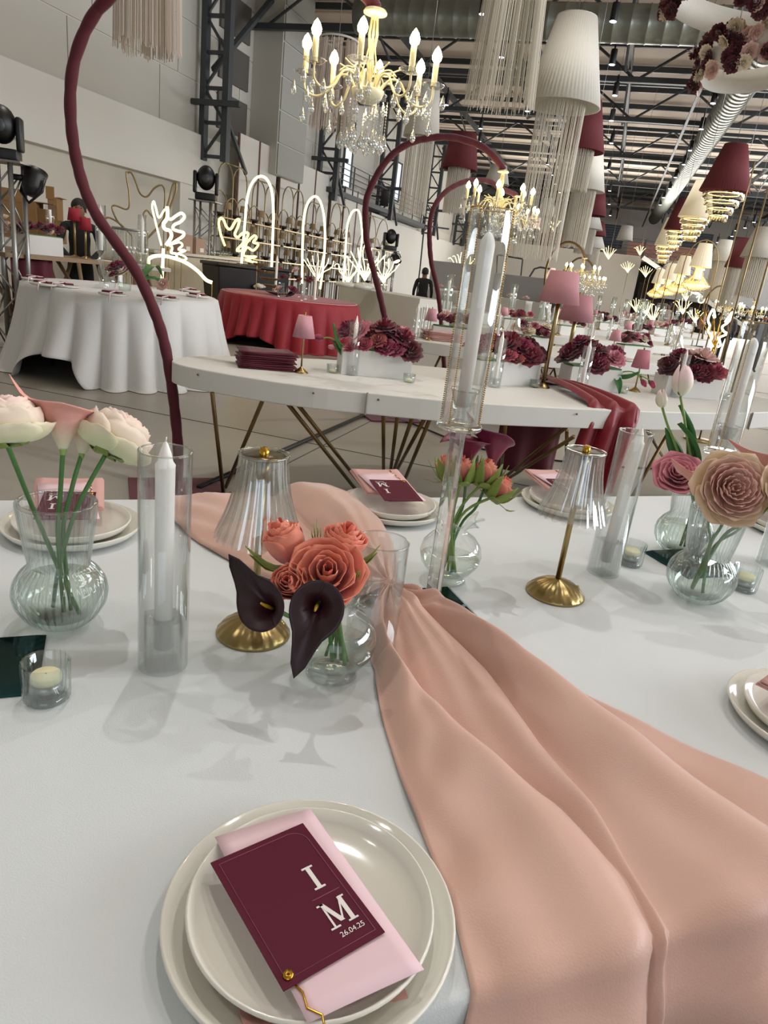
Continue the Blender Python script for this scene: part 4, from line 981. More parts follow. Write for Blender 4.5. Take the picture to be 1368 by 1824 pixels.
for px, py, wl in ((592, 664, 'left of the left flower box'), (728, 681, 'at the right corner of the left flower box'), (952, 690, 'at the foot of the tall pink lamp'), (1108, 700, 'right of the box behind the burgundy runner'), (1288, 712, 'near the right tall chimney')):
    p = at(px, py); o = thing('votive_glass', 'small clear votive glass '+wl, 'votive', p); part('cup', MB().lathe([(.001, .004), (.03, .004), (.033, .048), (.035, .048), (.032, 0), (.001, 0)], 24), GR, o); part('wax', MB().lathe([(.001, .02), (.018, .02), (.018, .005), (.001, .005)], 16), M_wax2, o)
def pleat_lamp(label, loc, h, rb, rt, hs, mt, n=36, stemr=.005, base=.04, group=None):
    o = thing('table_lamp', label, 'lamp', loc, group=group)
    part('shade', MB().lathe([(rb, h-hs), (rt, h), (rt*.96, h), (rb*.97, h-hs)], max(40, n*2), mod=lambda a, j, z: 1+(.02*math.cos(a*n) if n > 1 else 0), closed=True), mt, o, label='fabric shade')
    part('stem', MB().tube([(0, 0, .01), (0, 0, h+.01)], stemr, 10), M_brass, o)
    if base: part('base', MB().lathe([(.001, 0), (base, 0), (base, .003), (base*.75, .014), (base*.25, .028), (stemr, .034)], 40, mod=lambda a, j, z: 1-.04*abs(math.sin(a*7))), M_brass, o)
    part('finial', MB().ball((0, 0, h+.012), .006, 8, 6), M_gold, o)
    return o
pleat_lamp('small pink pleated lamp beside the burgundy napkin stack', at(536, 664), .305, .060, .036, .115, M_pinkshade)
pleat_lamp('small plain pink lamp right of the burgundy runner', at(1130, 697), .28, .06, .042, .12, mat('pink_shade_plain', '#c07884', .7), n=1)
for px, py, h, wl in ((966, 690, .70, 'nearer'), (1004, 672, .58, 'further')):
    p = at(px, py); pleat_lamp('tall pink lamp on a gold pole, the %s of the pair' % wl, p, h, .125, .085, .185 if wl == 'nearer' else .18, mat('pink_drum_shade', '#b98289', .75, var=.04, bump=.1, bscale=300), n=1, stemr=.014, base=.05)
# napkin stacks
def napstack(label1, cx, rz, n, mt, group, size=(.24, .2)):
    for k in range(n):
        o = thing('napkin', ('topmost '+label1) if k == n-1 else (('bottom '+label1) if k == 0 else label1), 'napkin', (cx.x+rnd.uniform(-.012, .012), cx.y+rnd.uniform(-.012, .012), TZ+.002+k*.0105), rz+rnd.uniform(-.08, .08), group)
        for j in range(2): part('fold', MB().grid(lambda u, v, j=j: ((u-.5)*size[0], (v-.5)*size[1], .0035*j+.003+.002*math.sin(u*6+v*5+k)), 6, 6), mt, o, solid=.003)
a, b = at(425, 655), at(530, 662); rr_ = ang(a, b)
napstack('burgundy folded napkin in the stack at the left end of the curved table', (a+b)/2+Vector((-math.sin(rr_), math.cos(rr_), 0))*.08, rr_, 9, M_burg, 'burgundy napkins stacked on the curved table', ((b-a).length*.92, .22))
napstack('dusty pink folded napkin in the stack on the second curved table', at(785, 606), .5, 8, M_napk, 'pink napkins stacked on the second curved table', (.36, .26))

# burgundy satin runner over the front edge of the curved table
src = at(968, 682, TZ); EL, ER = at(1046, 724), at(1138, 734)
ed = (ER-EL); en = Vector((ed.y, -ed.x, 0)).normalized()
rb_ = thing('table_runner', 'burgundy satin runner tied at the tall pink lamp and hanging over the curved table edge', 'table runner', src)
def rfn(u, v):
    lob = [0, .34, .55, .8, 1.0]; 
    e_ = EL.lerp(ER, u); up = .03*abs(math.sin(u*math.pi*2.6+.4))+.012*math.sin(u*17); 
    if v < .5:
        t = v/.5; k = t**.8; p = (src+ed.normalized()*(u-.5)*.05).lerp(e_, k); z = TZ+.008+up*min(1, t*4)+.05*(1-t)*math.exp(-t*6)+.02*math.sin(math.pi*t)
        return tuple(Vector((p.x, p.y, z))-src)
    t = (v-.5)/.5; L_ = (.52+.05*math.sin(u*5))*(1 if u < .93 else .7); out = .012+up*1.4*min(1, t*6)+.03*t; p = e_+en*out+ed*(.10*(u-.5)*t-.28*t*(1-.2*u))
    return tuple(Vector((p.x, p.y, TZ+.008+up*math.exp(-t*20)-t*L_))-src)
part('cloth', MB().grid(rfn, 64, 70), M_burgs, rb_, solid=.003)
part('tie', MB().lathe([(.02+.009*math.cos(a), .03+.012*math.sin(a)) for a in [k*math.pi/4 for k in range(8)]], 16, closed=True), M_burgs, rb_)
# a second one hanging off the back edge
a, b = at(838, 760, .62), at(925, 766, .62)
a = Vector((-.55, 4.9, 0)); b = Vector((-.12, 5.2, 0))
hb = thing('table_runner', 'dark burgundy cloth hanging behind the curved table, seen beneath its top', 'table runner', (a.x, a.y, 0))
part('cloth', MB().grid(lambda u, v: tuple((b-a)*u+Vector((-.7, .7, 0))*(.03*math.sin(u*14)*v+.03)+Vector((0, 0, TZ+.004-v*.70))), 30, 12), M_burg, hb, solid=.003)
part('cloth_top', MB().grid(lambda u, v: tuple((b-a)*u+Vector((.6, -.75, 0))*(v*.4-.05)+Vector((0, 0, TZ+.006+.006*math.sin(u*14)))), 20, 6), M_burg, hb, solid=.003)

# ---------------------------------------------------------------- furnishings repeated on the tables down the hall
def far_crystal_lamp(loc, label, group):
    o = thing('table_lamp', label, 'lamp', loc, group=group)
    part('shade', MB().lathe([(.042, .30), (.05, .24), (.075, .172)], 44, mod=lambda a, j, z: 1+.04*abs(math.sin(a*9))), GS, o); part('stem', MB().tube([(0, 0, .01), (0, 0, .3)], .006, 8), M_brass, o)
    part('base', MB().lathe([(.001, 0), (.058, 0), (.05, .016), (.01, .034)], 24), M_brass, o); return o
def along(t, off, dy):
    i = t*(len(FR)-4)+2; k = int(i); p = Vector(FR[k]).lerp(Vector(FR[k+1]), i-k); d = (Vector(FR[k+1])-Vector(FR[k])).normalized(); n = Vector((-d.y, d.x)); q = p+n*off
    return Vector((q.x+DX.get(dy, 0), q.y+dy, TZ)), math.atan2(d.y, d.x)
rows_w = ['on the second curved table', 'on the third curved table', 'on the fourth curved table', 'on the fifth curved table', 'on the sixth curved table']
for i, dy in enumerate((3.3, 6.8, 10.4, 14.2, 18.5)):
    wv = rows_w[i]
    for j, t in enumerate((.22, .5, .78)):
        p, rz = along(t, .45, dy)
        planter('white planter box %s, %s of three' % (wv, ['leftmost', 'middle', 'rightmost'][j]), p, rz, (.42, .15, .13), words=wv, n=7 if i < 3 else 5, seed=i*10+j,
                kinds=[('crimson', 'burgundy', 'blush', 'magenta'), ('blush', 'cream', 'crimson', 'dusky'), ('burgundy', 'magenta', 'pink', 'cream')][(i+j) % 3])
    for j, t in enumerate((.08, .36, .64, .92)):
        p, rz = along(t, .35, dy); small_candle(p, wv, wv)
        p, rz = along(t+.04 if t < .9 else t-.05, .2, dy)
        if j % 2: far_crystal_lamp(p, 'brass lamp with fluted glass shade '+wv, 'glass lamps '+wv)
        else: pleat_lamp('small pink lamp '+wv, p, .29, .06, .04, .11, M_pinkshade, n=1, group='small pink lamps '+wv)
    for j, t in enumerate((.15, .55, .85)):
        p, rz = along(t, .68, dy)
        hh = thing('glass_chimney', 'tall mirrored-looking glass chimney on a crystal stem '+wv, 'glass tube', p, group='tall chimneys '+wv)
        part('wall', MB().lathe([(.045, .28), (.045, .62), (.042, .62), (.042, .28)], 20, closed=True), GR, hh); part('column', MB().lathe([(.06, 0), (.06, .01), (.014, .014), (.014, .27), (.045, .275), (.045, .285)], 16), GC, hh)
        part('candle', MB().tube([(0, 0, .29), (0, 0, .56)], .014, 8), M_wax, hh)
    for j, t in enumerate((.3, .7)):
        p, rz = along(t, .14, dy); b = link('charger_plate', charger.children[0].data, None, p+Vector((0, 0, .001)), (0, 0, rz)); tag(b, 'white plate set '+wv, 'plate', 'plates '+wv)
        n_ = thing('napkin', 'blush napkin lying on a plate '+wv, 'napkin', p+Vector((0, 0, .022)), rz, 'napkins '+wv); part('fold', MB().box((0, 0, .006), (.12, .16, .012)), M_napk, n_, bevel=.004)
# taller gold-pole lamps with pink / burgundy shades on further tables
for px, py, dist, h, mt_, wl in ((1212, 560, 13, .5, M_redshade, 'dark red'),):
    pass
# ================================================================ wrapped arches and their chandeliers
def crm(P, n=8):
    P = [Vector(p) for p in P]; Q = []
    for i in range(len(P)-1):
        a = P[max(0, i-1)]; b = P[i]; c = P[i+1]; d = P[min(len(P)-1, i+2)]
        for k in range(n):
            t = k/n; Q.append(.5*((2*b)+(c-a)*t+(2*a-5*b+4*c-d)*t*t+(3*b-a-3*c+d)*t**3))
    Q.append(P[-1]); return Q
def onplane(px, py, F, C):
    d = ray(px, py); q = Vector((C.x-F.x, C.y-F.y, 0)).normalized(); n = Vector((-q.y, q.x, 0)); k = n.dot(Vector((F.x, F.y, 0)))/n.dot(Vector((d.x, d.y, 0)))
    return Vector((d.x*k, d.y*k, CAMZ+d.z*k))
def wrapped_arch(label, F, pts, r=.028):
    o = thing('wrapped_arch', label, 'arch', (F.x, F.y, 0)); P = [p-Vector((F.x, F.y, 0)) for p in crm(pts, 9)]
    Q = []; L = 0; rs = []
    for i in range(len(P)-1):
        for k in range(3): Q.append(P[i].lerp(P[i+1], k/3))
    Q.append(P[-1])
    for i, q in enumerate(Q):
        if i: L += (q-Q[i-1]).length
        rs.append(r*(1+.10*abs(math.sin(L*26+.7*math.sin(L*7)))-.04))
    part('hoop', MB().tube(Q, rs, 10), M_wine, o, label='steel hoop wrapped in wine fabric')
    part('base', MB().box((0, 0, .008), (.52, .52, .014), rz=EA), M_burg, o, smooth=False, label='square base wrapped in burgundy fabric')
    part('socket', MB().tube([(0, 0, .012), (0, 0, .09)], .03, 12), M_burg, o)
    return o
octa = MB().add([(0, 0, 1), (.7, 0, 0), (0, .7, 0), (-.7, 0, 0), (0, -.7, 0), (0, 0, -1)], [(0, 1, 2), (0, 2, 3), (0, 3, 4), (0, 4, 1), (5, 2, 1), (5, 3, 2), (5, 4, 3), (5, 1, 4)])
drop_mb = MB().lathe([(.0005, .032), (.005, .022), (.013, -.002), (.0145, -.013), (.008, -.027), (.0005, -.032)], 8)
M_ivl = mat('ivory_enamel_arm', '#e9dcae', .3, spec=.6)
def chandelier_thing(label, loc, cat='chandelier', group=None, lightw=14, rz=.2):
    o = thing('chandelier', label, cat, loc, rz, group)
    part('canopy', MB().lathe([(.001, .315), (.045, .312), (.052, .302), (.050, .296), (.014, .290), (.012, .27)], 24), M_ivl, o)
    st = MB()
    for k in range(8):
        a = k*math.pi/4; st.tube([(.012*math.cos(a), .012*math.sin(a), .295), (.020*math.cos(a+.2), .020*math.sin(a+.2), .22), (.014*math.cos(a+.4), .014*math.sin(a+.4), .17), (.030*math.cos(a+.6), .030*math.sin(a+.6), .10), (.05*math.cos(a+.8), .05*math.sin(a+.8), .03)], .0032, 5)
    st.tube([(0, 0, .0), (0, 0, .30)], .006, 8); part('stem_cage', st, M_ivl, o)
    part('bowl', MB().lathe([(.001, -.048), (.035, -.042), (.062, -.022), (.074, .006), (.072, .010), (.058, -.018), (.001, -.035)], 32), M_iv, o)
    curls = MB()
    for k in range(16):
        a = k*math.pi/8; c, s = math.cos(a), math.sin(a)
        curls.tube([(r*c, r*s, z) for r, z in crm2([(.03, .0), (.055, .07), (.10, .085), (.135, .06 if k % 2 else .1)])], [.005]*10+[.0015]*3 if False else .0034, 5)
    part('scrolls', curls, M_ivl, o)
    bdm = MB().lathe([(.012, .050), (.030, .046), (.052, .056), (.0535, .055), (.030, .043), (.010, .044)], 20).mesh('bobeche', G)
    cm = MB().lathe([(.0125, .05), (.0125, .140), (.001, .141)], 10).mesh('candle_sleeve', M_ivl)
    bm = MB().lathe([(.008, .138), (.019, .150), (.022, .166), (.013, .188), (.0005, .203)], 10).mesh('bulb', M_bulb)
    dm = drop_mb.mesh('crystal_drop', M_drop)
    sm = MB()
    for k in range(5): sm.add([(x*.006, y*.006, z*.007-.012*k) for x, y, z in octa.v], octa.f)
    sm = sm.mesh('crystal_strand', M_drop, smooth=False)
    lm = MB()
    for k in range(11): lm.add([(x*.0055, y*.0055, z*.0062-.0125*k) for x, y, z in octa.v], octa.f)
    lm = lm.mesh('crystal_strand', M_drop, smooth=False)
    for k in range(8):
        a = k*math.pi/4; c, s = math.cos(a), math.sin(a)
        part('arm', MB().tube([(r*c, r*s, z) for r, z in crm2([(.05, .0), (.09, .055), (.14, .05), (.18, -.01), (.235, -.035), (.283, -.01), (.287, .05)])], .0052, 7), M_ivl, o)
        for me in (bdm, cm, bm): link(me.name.split('.')[0], me, o, (.287*c, .287*s, 0))
        for q in range(3):
            b = a+q*2.1; link('crystal_drop', dm, o, (.287*c+.048*math.cos(b), .287*s+.048*math.sin(b), -.01-.028*(q % 2)), (0, 0, b))
        link('crystal_strand', sm, o, (.287*c, .287*s, -.03)); link('crystal_drop', dm, o, (.287*c, .287*s, -.115), (0, 0, a))
        link('crystal_drop', dm, o, (.19*c, .19*s, -.045))
    for k in range(20):
        a = k*2*math.pi/20; r = .055+.05*(k % 3)/2; z = -.02-.02*(k % 2); link('crystal_strand', lm, o, (r*math.cos(a), r*math.sin(a), z)); link('crystal_drop', dm, o, (r*math.cos(a), r*math.sin(a), z-.162), (0, 0, a), 1.25)
    if lightw:
        l = light('chandelier_glow', 'POINT', Vector(loc)+Vector((0, 0, .24)), (0, 0, 0), lightw, (1, .86, .6), .2)
    return o
def crm2(P, n=5): return [(v.x, v.z) for v in crm([(a, 0, b) for a, b in P], n)]
F1 = Vector((-2.125, 3.269, 0)); C1 = ad(655, 165, 3.5)
px1 = [(316, 780), (305, 680), (290, 600), (265, 530), (240, 480), (205, 430), (170, 380), (145, 320), (130, 250), (125, 180), (130, 120), (145, 70), (165, 30), (190, 0)]
q1 = (C1-F1); q1.z = 0; q1.normalize()
pts = [Vector((F1.x, F1.y, .01)), Vector((F1.x, F1.y, .15))]+[onplane(a, b, F1, C1) for a, b in px1]
top = Vector((C1.x, C1.y, C1.z+.315))
for s_, z_ in ((-.25, 2.50), (.0, 2.58), (.3, 2.60), (.55, 2.57), (.75, 2.49), (.87, 2.43)): pts.append(Vector((F1.x, F1.y, z_))+q1*s_)
pts.append(top)
wrapped_arch('nearest and largest-looking wine-wrapped arch, curving up the left side of the picture', F1, pts)
chandelier_thing('ivory candle chandelier with crystal drops hanging at the top centre', C1, lightw=16)
F2 = at(690, 742, 0); C2 = ad(886, 372, 6.8)
px2 = [(689, 590), (684, 560), (675, 520), (665, 480), (655, 440), (651, 400), (652, 360), (662, 330), (680, 298), (705, 270), (735, 253), (765, 246), (800, 244), (830, 250), (860, 262), (885, 285)]
pts = [Vector((F2.x, F2.y, .01)), Vector((F2.x, F2.y, .2))]+[onplane(a, b, F2, C2) for a, b in px2]+[Vector((C2.x, C2.y, C2.z+.315))]
wrapped_arch('wine-wrapped arch rising behind the left flower box', F2, pts)
chandelier_thing('ivory candle chandelier above the tall central glass chimney', C2, lightw=10, rz=.1)
F3 = Vector((-1.75, 8.6, 0)); C3 = ad(912, 398, 9.2)
px3 = [(787, 590), (784, 550), (778, 510), (768, 465), (765, 420), (768, 385), (780, 357), (803, 335), (835, 322), (868, 322), (890, 334)]
pts = [Vector((F3.x, F3.y, .01))]+[onplane(a, b, F3, C3) for a, b in px3]+[Vector((C3.x, C3.y, C3.z+.315))]
wrapped_arch('third wine-wrapped arch, partly behind the tall central chimney', F3, pts)
chandelier_thing('ivory chandelier just below and behind the one over the central chimney', C3, lightw=8, rz=.3)
for i, (px, py, d_, wl) in enumerate(((1035, 492, 13.5, 'glowing above the tall pink lamps'), (1052, 508, 16.5, 'furthest of the pair above the tall pink lamps'), (1295, 552, 19, 'low on the right before the white gallery wall'), (1338, 560, 19.5, 'at the far right before the white gallery wall'))):
    c = ad(px, py, d_); chandelier_thing('small bright chandelier '+wl, c, lightw=0, rz=i)
    q = r0*-1
    shape = [(0, .01), (-.07, .4), (-.16, .8), (-.35, 1.14), (-.6, 1.53), (-.7, 1.93), (-.51, 2.23), (-.1, 2.42), (.36, 2.44), (.77, 2.34)]
    zt = c.z+.315; sc_ = zt/2.2; pts = [Vector((c.x, c.y, 0))+r0*((s-1.0)*sc_*.42)+Vector((0, 0, z*sc_)) for s, z in shape]+[Vector((c.x, c.y, zt))]
    o = thing('hoop_arch', 'slim hoop carrying the small chandelier '+wl, 'arch', (pts[0].x, pts[0].y, 0)); part('hoop', MB().tube([p-o.location for p in crm(pts, 5)], .02, 8), M_leg, o); part('base', MB().box((0, 0, .01), (.4, .4, .02)), M_burg, o, smooth=False)
# ballast bar lying on the floor between the arch bases
p, q = at(354, 868, .02), at(650, 738, .02); solo('floor_bar', MB().tube([p, q], .016, 8), M_black, 'black bar lying on the floor linking the two arch bases', 'bar')
p, q, s_ = at(735, 755, .01), at(860, 800, .01), at(1060, 828, .01); solo('floor_cable', MB().tube(crm([at(690, 745, .01), p, q, s_, at(1180, 835, .01)], 6), .008, 6), M_black, 'thin black cable on the floor under the curved table', 'cable')

# ================================================================ round tables on the left
def round_table(label, c, r, mt, drop, clabel, gap, seed, nf=26):
    TZ = c.z
    o = thing('round_table', label, 'table', (c.x, c.y, 0)); part('tabletop', MB().lathe([(.001, TZ-.03), (r-.02, TZ-.03), (r-.02, TZ-.005), (.001, TZ-.005)], 48), M_paint, o)
    for k in range(4): a = k*math.pi/2+.5; part('leg', MB().tube([(r*.75*math.cos(a), r*.75*math.sin(a), 0), (r*.75*math.cos(a), r*.75*math.sin(a), TZ-.03)], .02, 8), M_black, o)
    g = random.Random(seed)
    def fn(u, v):
        a = u*2*math.pi
        if v < .35: rr = r*v/.35; z = TZ
        else:
            t = (v-.35)/.65; w_ = abs(math.sin(a*nf/2+.9*math.sin(a*3+seed)))**.8; rr = r+.012*min(1, t*6)+(.03+.16*w_)*t**1.1
            raise_ = gap(a); L_ = drop*(1-raise_); z = TZ-t*L_-.0; z = max(.006, z); rr += max(0, drop-.75)*t**3*.6*(1-raise_)
        return (rr*math.cos(a), rr*math.sin(a), z)
    solo('tablecloth', MB().grid(fn, 360, 34, wrap=True), mt, clabel, 'tablecloth', loc=(c.x, c.y, 0), solid=.002)
WZ = .845; WT = Vector((-4.80, 6.33, WZ)); RT_ = Vector((-5.0, 10.85, TZ))
def bumpa(a, c, w, h): d = (a-c+math.pi) % (2*math.pi)-math.pi; return h*math.exp(-(d/w)**4)
aw = math.atan2(at(75, 620, .4).y-WT.y, at(75, 620, .4).x-WT.x)
aw = math.radians(215)
round_table('round banquet table under the long white cloth on the left', WT, .95, cloth_mat('white_table_linen', '#d8d8d6', .6), .90, 'long white cloth on the round table at the left, hem lifted at the front', lambda a: bumpa(a, R(272), .30, .34), 3, nf=22)
round_table('round banquet table under the red cloth', RT_, 1.12, M_redc, .80, 'deep red cloth on the round table left of centre', lambda a: bumpa(a, R(268), .34, .26), 5, nf=30)
solo('duffel_bag', MB().ball((0, 0, .13), .16, 14, 10, (1.5, .9, .8)).tube([(-.1, 0, .22), (0, 0, .34), (.1, 0, .22)], .012, 6), M_black, 'black bag lying under the red round table', 'bag', loc=at(455, 608, 0)+Vector((0, .2, 0)))
solo('gold_cushion', MB().ball((0, 0, .12), .14, 14, 8, (1.2, .9, .8)), mat('gold_sheen_fabric', '#8d8352', .35, .3), 'olive-gold shiny bundle lying under the red round table', 'bundle', loc=at(432, 606, 0)+Vector((0, .1, 0)))
for i, (px, py, wl) in enumerate(((62, 500, 'rear left'), (78, 509, 'front left'), (118, 512, 'second from the left'), (200, 527, 'front centre'), (296, 535, 'front right'), (352, 530, 'rightmost'), (338, 520, 'rear right'))):
    p = at(px, py, WZ); b = link('charger_plate', charger.children[0].data, None, p+Vector((0, 0, .002)), scale=.9); tag(b, 'white plate on the white round table, %s' % wl, 'plate')
    n_ = thing('napkin', 'burgundy napkin on the %s plate of the white round table' % wl, 'napkin', p+Vector((0, 0, .026)), rnd.uniform(-.6, .2)); part('fold', MB().box((0, 0, .008), (.16, .08, .016)), M_burg, n_, bevel=.004)
    part('slip', MB().box((-.01, .01, .019), (.14, .07, .004)), M_paper, n_, smooth=False); part('tassel', MB().tube([(.05, -.04, .018), (.06, -.14, .012), (.06, -.16, -.06)], .006, 5), M_paper, n_)
def stand_candle(px, py, wl):
    p = at(px, py, WZ); o = thing('candlestick', 'turned crystal candlestick %s' % wl, 'candle stand', p)
    part('column', MB().lathe([(.06, 0), (.06, .015), (.02, .03), (.03, .08), (.02, .12), (.035, .17), (.018, .22), (.03, .26), (.02, .31), (.05, .34), (.05, .35)], 20), GC, o)
    t = thing('glass_chimney', 'glass chimney on the candlestick %s' % wl, 'glass tube', p+Vector((0, 0, .352))); part('wall', MB().lathe([(.05, 0), (.05, .42), (.047, .42), (.047, 0)], 20, closed=True), G, t)
    c = thing('taper_candle', 'white taper on the candlestick %s' % wl, 'candle', p+Vector((0, 0, .352))); part('wax', MB().lathe([(.022, 0), (.022, .36), (.002, .42)], 12), M_wax, c)
stand_candle(181, 511, 'at the middle of the white round table'); stand_candle(253, 506, 'at the back right of the white round table')
p = at(196, 512, WZ); o = thing('bubble_vase', 'small frosted glass jar beside the left candlestick on the white round table', 'vase', p); part('body', MB().lathe([(.05, 0), (.06, .05), (.05, .10), (.03, .13), (.035, .16)], 20), GR, o)
p = at(222, 518, WZ); o = thing('glass_vase', 'clear vase with flowers on the white round table', 'vase', p); part('body', MB().lathe([(.05, 0), (.065, .04), (.06, .14), (.063, .15)], 20), G, o); part('water', MB().lathe([(.001, .01), (.055, .01), (.06, .08), (.001, .08)], 16), WATER, o)
for kd, px, py, s in (('crimson', 205, 478, 1.5), ('magenta', 212, 472, 1.2), ('cream', 217, 486, 1.8), ('pink', 230, 480, 1.2), ('magenta', 203, 490, 1.0)):
    q = ad(px, py, p.xy.length); bloom(kd, q, S(rnd.uniform(-.4, .4), .6, .6), s, kd+' bloom in the vase on the white round table', 'blooms on the white round table')
    solo('stem', MB().tube([q, (q+p)/2+Vector((0, 0, .05)), p+Vector((rnd.uniform(-.03, .03), 0, .02))], .005, 5), M_stem, 'green stem in the clear vase on the white round table', 'stem', 'stems on the white round table') if False else None
lf = thing('tulip_leaves', 'dark green long leaves sprawling right over the white round table', 'leaf', at(250, 512, WZ)+Vector((0, 0, .05)))
for ex, ey in ((290, 505), (283, 512), (292, 514)): leaf(lf, Matrix.Identity(3), lf.location, at(ex, ey, WZ)+Vector((0, 0, .06)), .09, (0, .2, 1))
p = at(290, 526, WZ)+Vector((0, 0, .1)); bloom('blush', p, (0, -1, .6), 1.3, 'pale pink bloom hanging at the right of the white round table', None)

# red table decorations
d_ = 11.0
fan_b = thing('fluted_vase', 'amber fluted shell-shaped glass ornament on the red table', 'ornament', at(482, 525))
for k in range(5): part('shell_disc', MB().lathe([(.001, 0), (.10+.02*(k % 2), .015), (.20-.02*k, .05)], 60, c=(-.08*k+.12, .0, .004+.10*k), mod=lambda a, j, z: 1+.05*math.sin(a*14)), mat('amber_glass', '#8f7f5e', .15, .3, spec=.8), fan_b)
sb = MB()
for k in range(6): sb.ball((rnd.uniform(-.12, .12), rnd.uniform(-.06, .06), .04+rnd.uniform(0, .03)), .06, 8, 5, (1.2, .8, .6))
solo('crumpled_napkin', sb, M_paint, 'crumpled white cloths on the left edge of the red table', 'cloth', loc=at(455, 515))
for kd, px, py, s in (('crimson', 505, 495, 1.2), ('magenta', 522, 518, 1.7), ('burgundy', 518, 526, 1.4), ('rust', 533, 500, 1.6), ('rust', 548, 502, 1.5), ('crimson', 552, 498, 1.1), ('blush', 496, 515, 1.3), ('dusky', 500, 480, 1.0), ('blush', 527, 482, 1.1)):
    bloom(kd, ad(px, py, d_-.6), S(rnd.uniform(-.5, .5), .6, .5), s, kd+' bloom on the red round table', kd+' blooms on the red round table')
for px, py, h in ((500, 530, .22), (536, 531, .22), (548, 535, .18), (541, 537, .14)):
    p = at(px, py); o = thing('glass_vase', 'small clear bud vase on the red round table', 'vase', p, group='bud vases on the red round table'); part('body', MB().lathe([(.05, 0), (.055, .02), (.045, h*.8), (.05, h)], 18), G, o)
for px, py, t_ in ((560, 534, 466), (490, 524, 455)):
    p = at(px, py); h = ad(px+8, t_, p.xy.length).z-TZ; o = thing('taper_candle', 'slim white taper in a glass foot on the red round table', 'candle', p, group='tapers on the red round table'); part('wax', MB().lathe([(.02, 0), (.02, h*.9), (.002, h)], 12), M_wax, o); part('foot', MB().lathe([(.05, 0), (.05, .09), (.02, .09)], 14), G, o)

# ================================================================ work table with the decorator, left
wt0, wt1 = ad(-40, 443, 7.9), ad(205, 482, 9.0); 
M_wood = mat('table_wood', '#8a7154', .6, var=.2, scale=5)
def trestle(name, label, a, b, w_, z, mt, mt2):
    a = Vector((a.x, a.y, 0)); b = Vector((b.x, b.y, 0)); o = thing(name, label, 'table', (a+b)/2, ang(a, b)); L_ = (b-a).length
    part('tabletop', MB().box((0, 0, z-.02), (L_, w_, .04)), mt, o, smooth=False)
    for x in (-L_*.42, -L_*.05, L_*.32):
        part('leg', MB().tube([(x, -w_*.4, 0), (x+.3, w_*.4, z-.04)], .025, 6).tube([(x+.3, -w_*.4, 0), (x, w_*.4, z-.04)], .025, 6), mt2, o)
    return o
a, b = at(-60, 441, .80), at(140, 465, .80)
wa, wb_ = Vector((-8.0, 8.2, 0)), Vector((-5.9, 9.9, 0))
def tabz(px, py, d): return ad(px, py, d)
ta, tb2 = ad(-30, 444, 8.9), ad(160, 466, 9.6)
trestle('work_table', 'bare wooden trestle table at the far left behind the white round table', ta, tb2, .8, ta.z, M_wood, M_wood)
tc, td = ad(60, 447, 10.4), ad(300, 480, 10.4)
trestle('work_table', 'white-topped trestle table in front of the man in black', tc, td, .8, (tc.z+td.z)/2, M_paint, M_wood)
zt = ta.z
p = ad(72, 455, 9.15); planter('white planter box of crimson blooms and white tulips on the wooden trestle table', Vector((p.x, p.y, zt)), ang(ta, tb2), (.44, .2, .20), words='on the wooden trestle table', kinds=('crimson', 'magenta', 'burgundy', 'cream'), n=9, seed=77)
p = ad(20, 440, 9.1); o = thing('glass_vase', 'square glass vase of blush flowers at the far left', 'vase', Vector((p.x, p.y, zt))); part('body', MB().box((0, 0, .08), (.12, .12, .16)), G, o, smooth=False)
for kd, px, py in (('blush', 8, 400), ('blush', 15, 412), ('magenta', 28, 406), ('cream', 5, 388), ('blush', 32, 414)): bloom(kd, ad(px, py, 9.1), S(0, .7, .6), 1.2, kd+' bloom in the square vase at the far left', 'blooms in the square vase at the far left')
for px, sy, by, wl, dd in ((134, 392, 445, 'left', 9.5), (153, 409, 453, 'right', 9.5)):
    p = ad(px, by, dd); q = ad(px, sy-18, dd); pleat_lamp('dark red drum lamp before the man in black, %s of the pair' % wl, Vector((p.x, p.y, zt)), q.z-zt+.02, .078, .058, .14, M_redshade, n=1, stemr=.012, base=.07)
p = ad(91, 428, 10.2); o = thing('glass_chimney', 'slim glass chimney on the trestle table left of the man', 'glass tube', Vector((p.x, p.y, zt))); h = ad(92, 365, 10.2).z-zt; part('wall', MB().lathe([(.04, 0), (.06, .01), (.012, .03), (.012, h*.5), (.05, h*.52), (.05, h), (.047, h)], 18), G, o); part('candle', MB().tube([(0, 0, h*.52), (0, 0, h*.9)], .018, 8), M_wax, o)
for i, (px, py, sz) in enumerate(((38, 405, (.5, .4, .5)), (72, 410, (.6, .4, .3)), (100, 400, (.12, .35, .5)))):
    p = ad(px, py, 11.6); o = thing('cardboard_box', ['tall open brown carton behind the far left table', 'wide brown carton lying open behind the flower box', 'narrow brown carton standing beside the man in black'][i], 'carton', (p.x, p.y, p.z-.15), .5); part('body', MB().box((0, 0, sz[2]/2), sz), mat('cardboard', '#8d6b42', .8, var=.08), o, smooth=False); part('flap', MB().box((sz[0]*.7, 0, sz[2]), (sz[0]*.5, sz[1], .01)), mat('cardboard', '#8d6b42'), o, smooth=False); part('flap', MB().box((-sz[0]*.2, -sz[1]*.5, sz[2]+.05), (sz[0]*.9, .01, .16)), mat('cardboard', '#8d6b42'), o, smooth=False)
p = ad(80, 425, 11.6); solo('storage_table', MB().box((0, 0, p.z-.19), (2.6, .8, .04)).box((-1.2, 0, (p.z-.2)/2), (.05, .7, p.z-.2)).box((1.2, 0, (p.z-.2)/2), (.05, .7, p.z-.2)), M_wood, 'plain table holding the cartons behind the man in black', 'table', loc=(p.x, p.y, 0), rot=(0, 0, .6), smooth=False)
